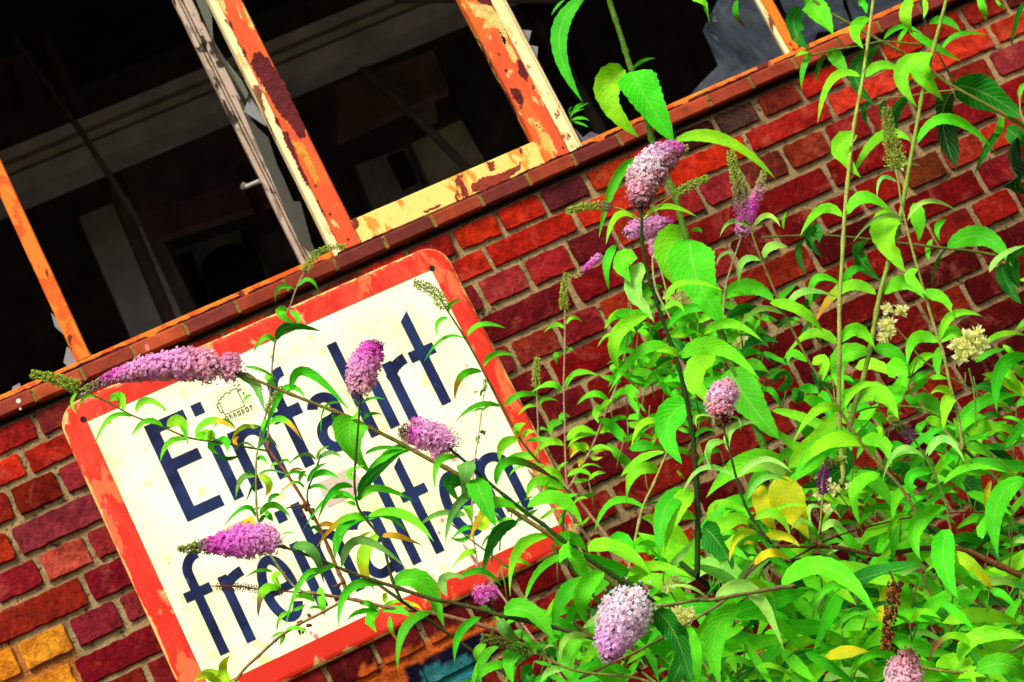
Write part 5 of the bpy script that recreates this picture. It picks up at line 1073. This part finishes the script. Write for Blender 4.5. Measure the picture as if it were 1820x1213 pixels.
leaves('K5', [(1135,522,1090,500,1033,542,24,'b'),(1145,502,1180,465,1228,488,22,'b'),(1130,652,1092,655,1105,702,32,'g'),(1145,642,1160,622,1182,628,18,'g'),(1125,832,1060,800,968,842,40,'b'),(1145,822,1200,745,1308,755,38,'b'),(1130,992,1072,1005,1070,1065,46,'g'),(1140,990,1130,960,1165,960,50,'g'),(1135,1107,1050,1090,978,1172,46,'b'),(1145,1082,1200,1050,1260,1045,30,'b')], next(s for s in STEMS if s['o'] is S1_), pool_of(SD1))
leaves('K5', [(995,912,950,912,903,957,20,'b'),(1005,907,1040,872,1107,882,24,'b'),(995,842,960,840,938,832,12,'g'),(1000,1040,1020,1020,1060,1035,20,'g')], next(s for s in STEMS if s['o'] is S2_), pool_of(SD2))
leaves('K5', [(730,920,700,925,670,940,14,'g'),(725,935,745,915,775,905,14,'g'),(715,1045,735,1040,735,1060,26,'d'),(715,1055,700,1080,720,1100,26,'g'),(715,860,722,830,735,820,14,'d')], next(s for s in STEMS if s['o'] is S3_), pool_of(SD3))
leaves('K5', [(1457,572,1500,515,1622,517,28,'b'),(1400,557,1350,555,1303,612,24,'b'),(1410,732,1378,712,1400,762,32,'b'),(1360,887,1280,850,1198,905,38,'b'),(1370,887,1440,830,1522,848,38,'b'),(1340,932,1300,940,1310,995,56,'b'),(1312,1047,1380,1020,1457,1077,54,'b'),(1300,1052,1210,1025,1145,1072,42,'b'),(1312,1052,1220,1055,1150,1122,36,'b'),(1260,1132,1215,1115,1165,1172,46,'Y'),(1275,1142,1340,1120,1387,1137,24,'Y'),(1270,1152,1290,1172,1332,1162,24,'Y'),(1240,1165,1215,1190,1215,1218,28,'y')], next(s for s in STEMS if s['o'] is S4_), pool_of(SD4))
leaves('K5', [(1400,100,1350,190,1362,328,54,'g'),(1505,168,1430,190,1468,290,108,'b'),(1555,207,1490,310,1592,495,108,'p'),(1560,450,1400,560,1418,752,80,'b'),(1690,672,1540,620,1355,852,66,'b'),(1615,992,1530,1000,1473,1112,46,'b')], dflt, pool_of(BUSH))
# small weed in the window corner
wl = MB()
for q in [(1160,585,1200,545,1265,515,16),(1170,605,1220,592,1262,606,18),(1168,590,1190,560,1240,548,12),(1180,610,1225,622,1256,640,14),(1160,570,1165,545,1175,540,10),(1180,560,1200,530,1235,520,10)]:
    B_, M_, T_ = [at(*px('K2', a, b), y) for a, b, y in ((q[0], q[1], .03), (q[2], q[3], .01), (q[4], q[5], 0))]
    leaf(wl, B_, M_, T_, q[6]/TS*scale_at(B_), leafcol('g'), 'l', .3, 6)
ws = MB(); ws.tube([Vector((at(1012, 250, .03).x, .035, ZB+.016)), at(*px('K2', 1172, 600), .03), at(*px('K2', 1160, 560), .02)], .0015, alb(90, 130, 50), 5)
wo = ws.build('stalk', M['stem'], WEED, True); wl.build('leaves', M['leaf'], wo, True)
# bright seedling below the sign
lo_ = MB(); p0 = at(395, 1225, -.3); lo_.tube([p0, p0+Vector((.03, .02, -.3)), Vector((.25, -.25, ROOTZ))], [.002, .003, .004], alb(120, 160, 50), 6)
lso = lo_.build('stalk', M['stem'], LOW, True)
lb = MB()
for q in [(400,1222,396,1190,405,1168,20),(398,1222,370,1196,344,1214,20),(398,1222,385,1208,392,1198,16),(402,1224,420,1215,432,1222,14)]:
    B_, M_, T_ = [at(a, b, -.3) for a, b in ((q[0], q[1]), (q[2], q[3]), (q[4], q[5]))]
    leaf(lb, B_, M_, T_, q[6]*scale_at(B_), leafcol('Y'), 'h', .2, 9, False)
lb.build('leaves', M['leaf'], lso, True)
# withered brown spike over the yellow leaf
DS = stem(BUSH, [(1580,1015),(1590,1040),(1585,1080),(1575,1120),(1574,1150)], 1.8, 1.2, -1.3, (110, 60, 34), name='branch')
dd = MB()
for k in range(300):
    t = random.random(); x = 1590-18*t+random.uniform(-13, 13)*(1-.3*t); y = 1030+122*t; p = at(x, y, -1.3+random.uniform(-.012, .012))
    bud(dd, p, (Vector((random.uniform(-.6, .6), random.uniform(-.6, .4), -1))).normalized(), (.0030), .0085, alb(*random.choice([(150, 84, 30), (110, 58, 24), (190, 120, 50), (80, 40, 22)])), 5)
dd.build('withered_flower_spike', M['stem'], DS)
# curled brown remains on the twigs
for (x, y) in [(1450,965),(1455,972),(1462,968),(1448,978),(1458,985),(1456,948),(1460,952),(1645,888),(1652,884),(1370,975),(1378,982),(1372,990),(1384,978),(1666,1000),(1672,1010),(1660,1018),(1640,1050),(1600,1010)]:
    p = at(x, y, -1.12); v = rnd_dir(); wb = MB(); wb.tube([p, p+v*.007, p+v*.012+rnd_dir()*.008], [.003, .0042, .001], alb(*random.choice([(130, 80, 40), (90, 50, 26), (165, 110, 60)])), 5); wb.build('withered_bud', M['stem'], BUSH, True)
# ---- leaves that fill the thicket further back
def inpoly(P, x, y):
    c = False; n = len(P)
    for i in range(n):
        (ax, ay), (bx, by) = P[i], P[(i+1) % n]
        if (ay > y) != (by > y) and x < (bx-ax)*(y-ay)/(by-ay)+ax: c = not c
    return c
def fill(poly, cnt, Ys, lens, hosts, kinds, wr=(.17, .31), name=None):
    xs = [p[0] for p in poly]; ys = [p[1] for p in poly]; k = 0
    while k < cnt:
        x, y = random.uniform(min(xs), max(xs)), random.uniform(min(ys), max(ys))
        if not inpoly(poly, x, y): continue
        k += 1; Y = random.uniform(*Ys); L = random.uniform(*lens)
        host = random.choice(hosts)
        # nodes: a pair of leaves and a short twig
        d0 = random.uniform(-.5, .9); sx = random.choice((-1, 1))
        for s_ in ((sx, -sx) if random.random() < .7 else (sx,)):
            if random.random() < .25: continue
            an = math.radians(random.uniform(-50, 65)); l = L*random.uniform(.7, 1.1)
            dx, dy = s_*math.cos(an)*l, math.sin(an)*l
            droop = random.uniform(-.08, .42)*l
            mx, my = x+dx*.5, y+dy*.5-droop*.5; tx, ty = x+dx, y+dy+droop*.5
            B_, M_, T_ = at(x, y, Y), at(mx, my, Y-random.uniform(0, .05)), at(tx, ty, Y-random.uniform(-.03, .1))
            ck = random.choice(kinds)
            leaf(host['mb'], B_, M_, T_, l*random.uniform(*wr)*scale_at(B_), leafcol(ck), 'l', random.uniform(-.5, .8), 8)
        if random.random() < .5:
            p = at(x, y, Y); q = at(x+random.uniform(-12, 12), y+random.uniform(25, 60), Y+.02); c = alb(*random.choice([PGR, OLV, (140, 110, 60)]))
            host['mb'].tube([p, p.lerp(q, .5)+rnd_dir()*.004, q], [.0012, .0016, .002], c, 5)
thick = [(1020,1000),(1100,960),(1200,990),(1290,900),(1330,840),(1420,800),(1480,830),(1560,790),(1640,800),(1740,740),(1850,690),(1850,1250),(960,1250)]
hB = [s for s in STEMS if s['o'] in (BW2, A7, A9)]; hV = [s for s in STEMS if s['o'] in (V1, V2, V5)]
fill(thick, 300, (-.8, -.3), (40, 105), [s for s in STEMS if s['o'] in (BW2, BW4, B12)], 'gggbddg')
fill(thick, 130, (-1.15, -.8), (45, 145), [s for s in STEMS if s['o'] in (A7, BW3)], 'ggbbbp')
fill([(1280,1050),(1830,1000),(1830,1240),(1180,1240)], 130, (-1.3, -.8), (45, 145), [s for s in STEMS if s['o'] in (A10, A14)], 'gbbbgd')
fill([(1110,560),(1180,480),(1280,500),(1330,560),(1340,690),(1290,760),(1180,740),(1120,660)], 85, (-.6, -.3), (26, 74), [s for s in STEMS if s['o'] is V6], 'ggbgd', (.3, .5))
fill([(1440,640),(1560,660),(1700,640),(1840,600),(1840,780),(1600,830),(1440,820)], 40, (-.9, -.4), (35, 80), [s for s in STEMS if s['o'] in (V1, V4)], 'gbbg', (.3, .5))
fill([(1130,620),(1230,560),(1300,620),(1320,780),(1250,860),(1120,850),(1060,760)], 34, (-.6, -.3), (30, 80), [s for s in STEMS if s['o'] is V6], 'ggbb', (.2, .34))
fill([(1330,520),(1440,500),(1500,560),(1460,700),(1340,700)], 16, (-.6, -.3), (24, 60), [s for s in STEMS if s['o'] is V6], 'gdg', (.25, .4))
fill([(980,830),(1060,850),(1060,960),(1000,1000),(880,1010),(860,930)], 26, (-.5, -.25), (25, 55), [s for s in STEMS if s['o'] is L4], 'gbb')
fill([(880,1080),(1040,1020),(1060,1250),(840,1250)], 26, (-1.0, -.5), (30, 70), [s for s in STEMS if s['o'] is CB], 'ggbd')
fill([(1300,1150),(1830,1150),(1830,1300),(1100,1300)], 60, (-1.3, -.4), (40, 100), [s for s in STEMS if s['o'] in (A10, A14)], 'gbbgyd')
# the bushes go on below the picture down to the ground
fill([(700,1260),(1850,1240),(2000,1700),(900,1700)], 160, (-1.3, -.3), (60, 120), [s for s in STEMS if s['o'] in (A7, A8)], 'ggbd')
fill([(1850,300),(2050,200),(2050,1300),(1850,1300)], 60, (-1.2, -.4), (50, 110), [s for s in STEMS if s['o'] in (A10,)], 'ggbd')
for s in STEMS: flush(s)
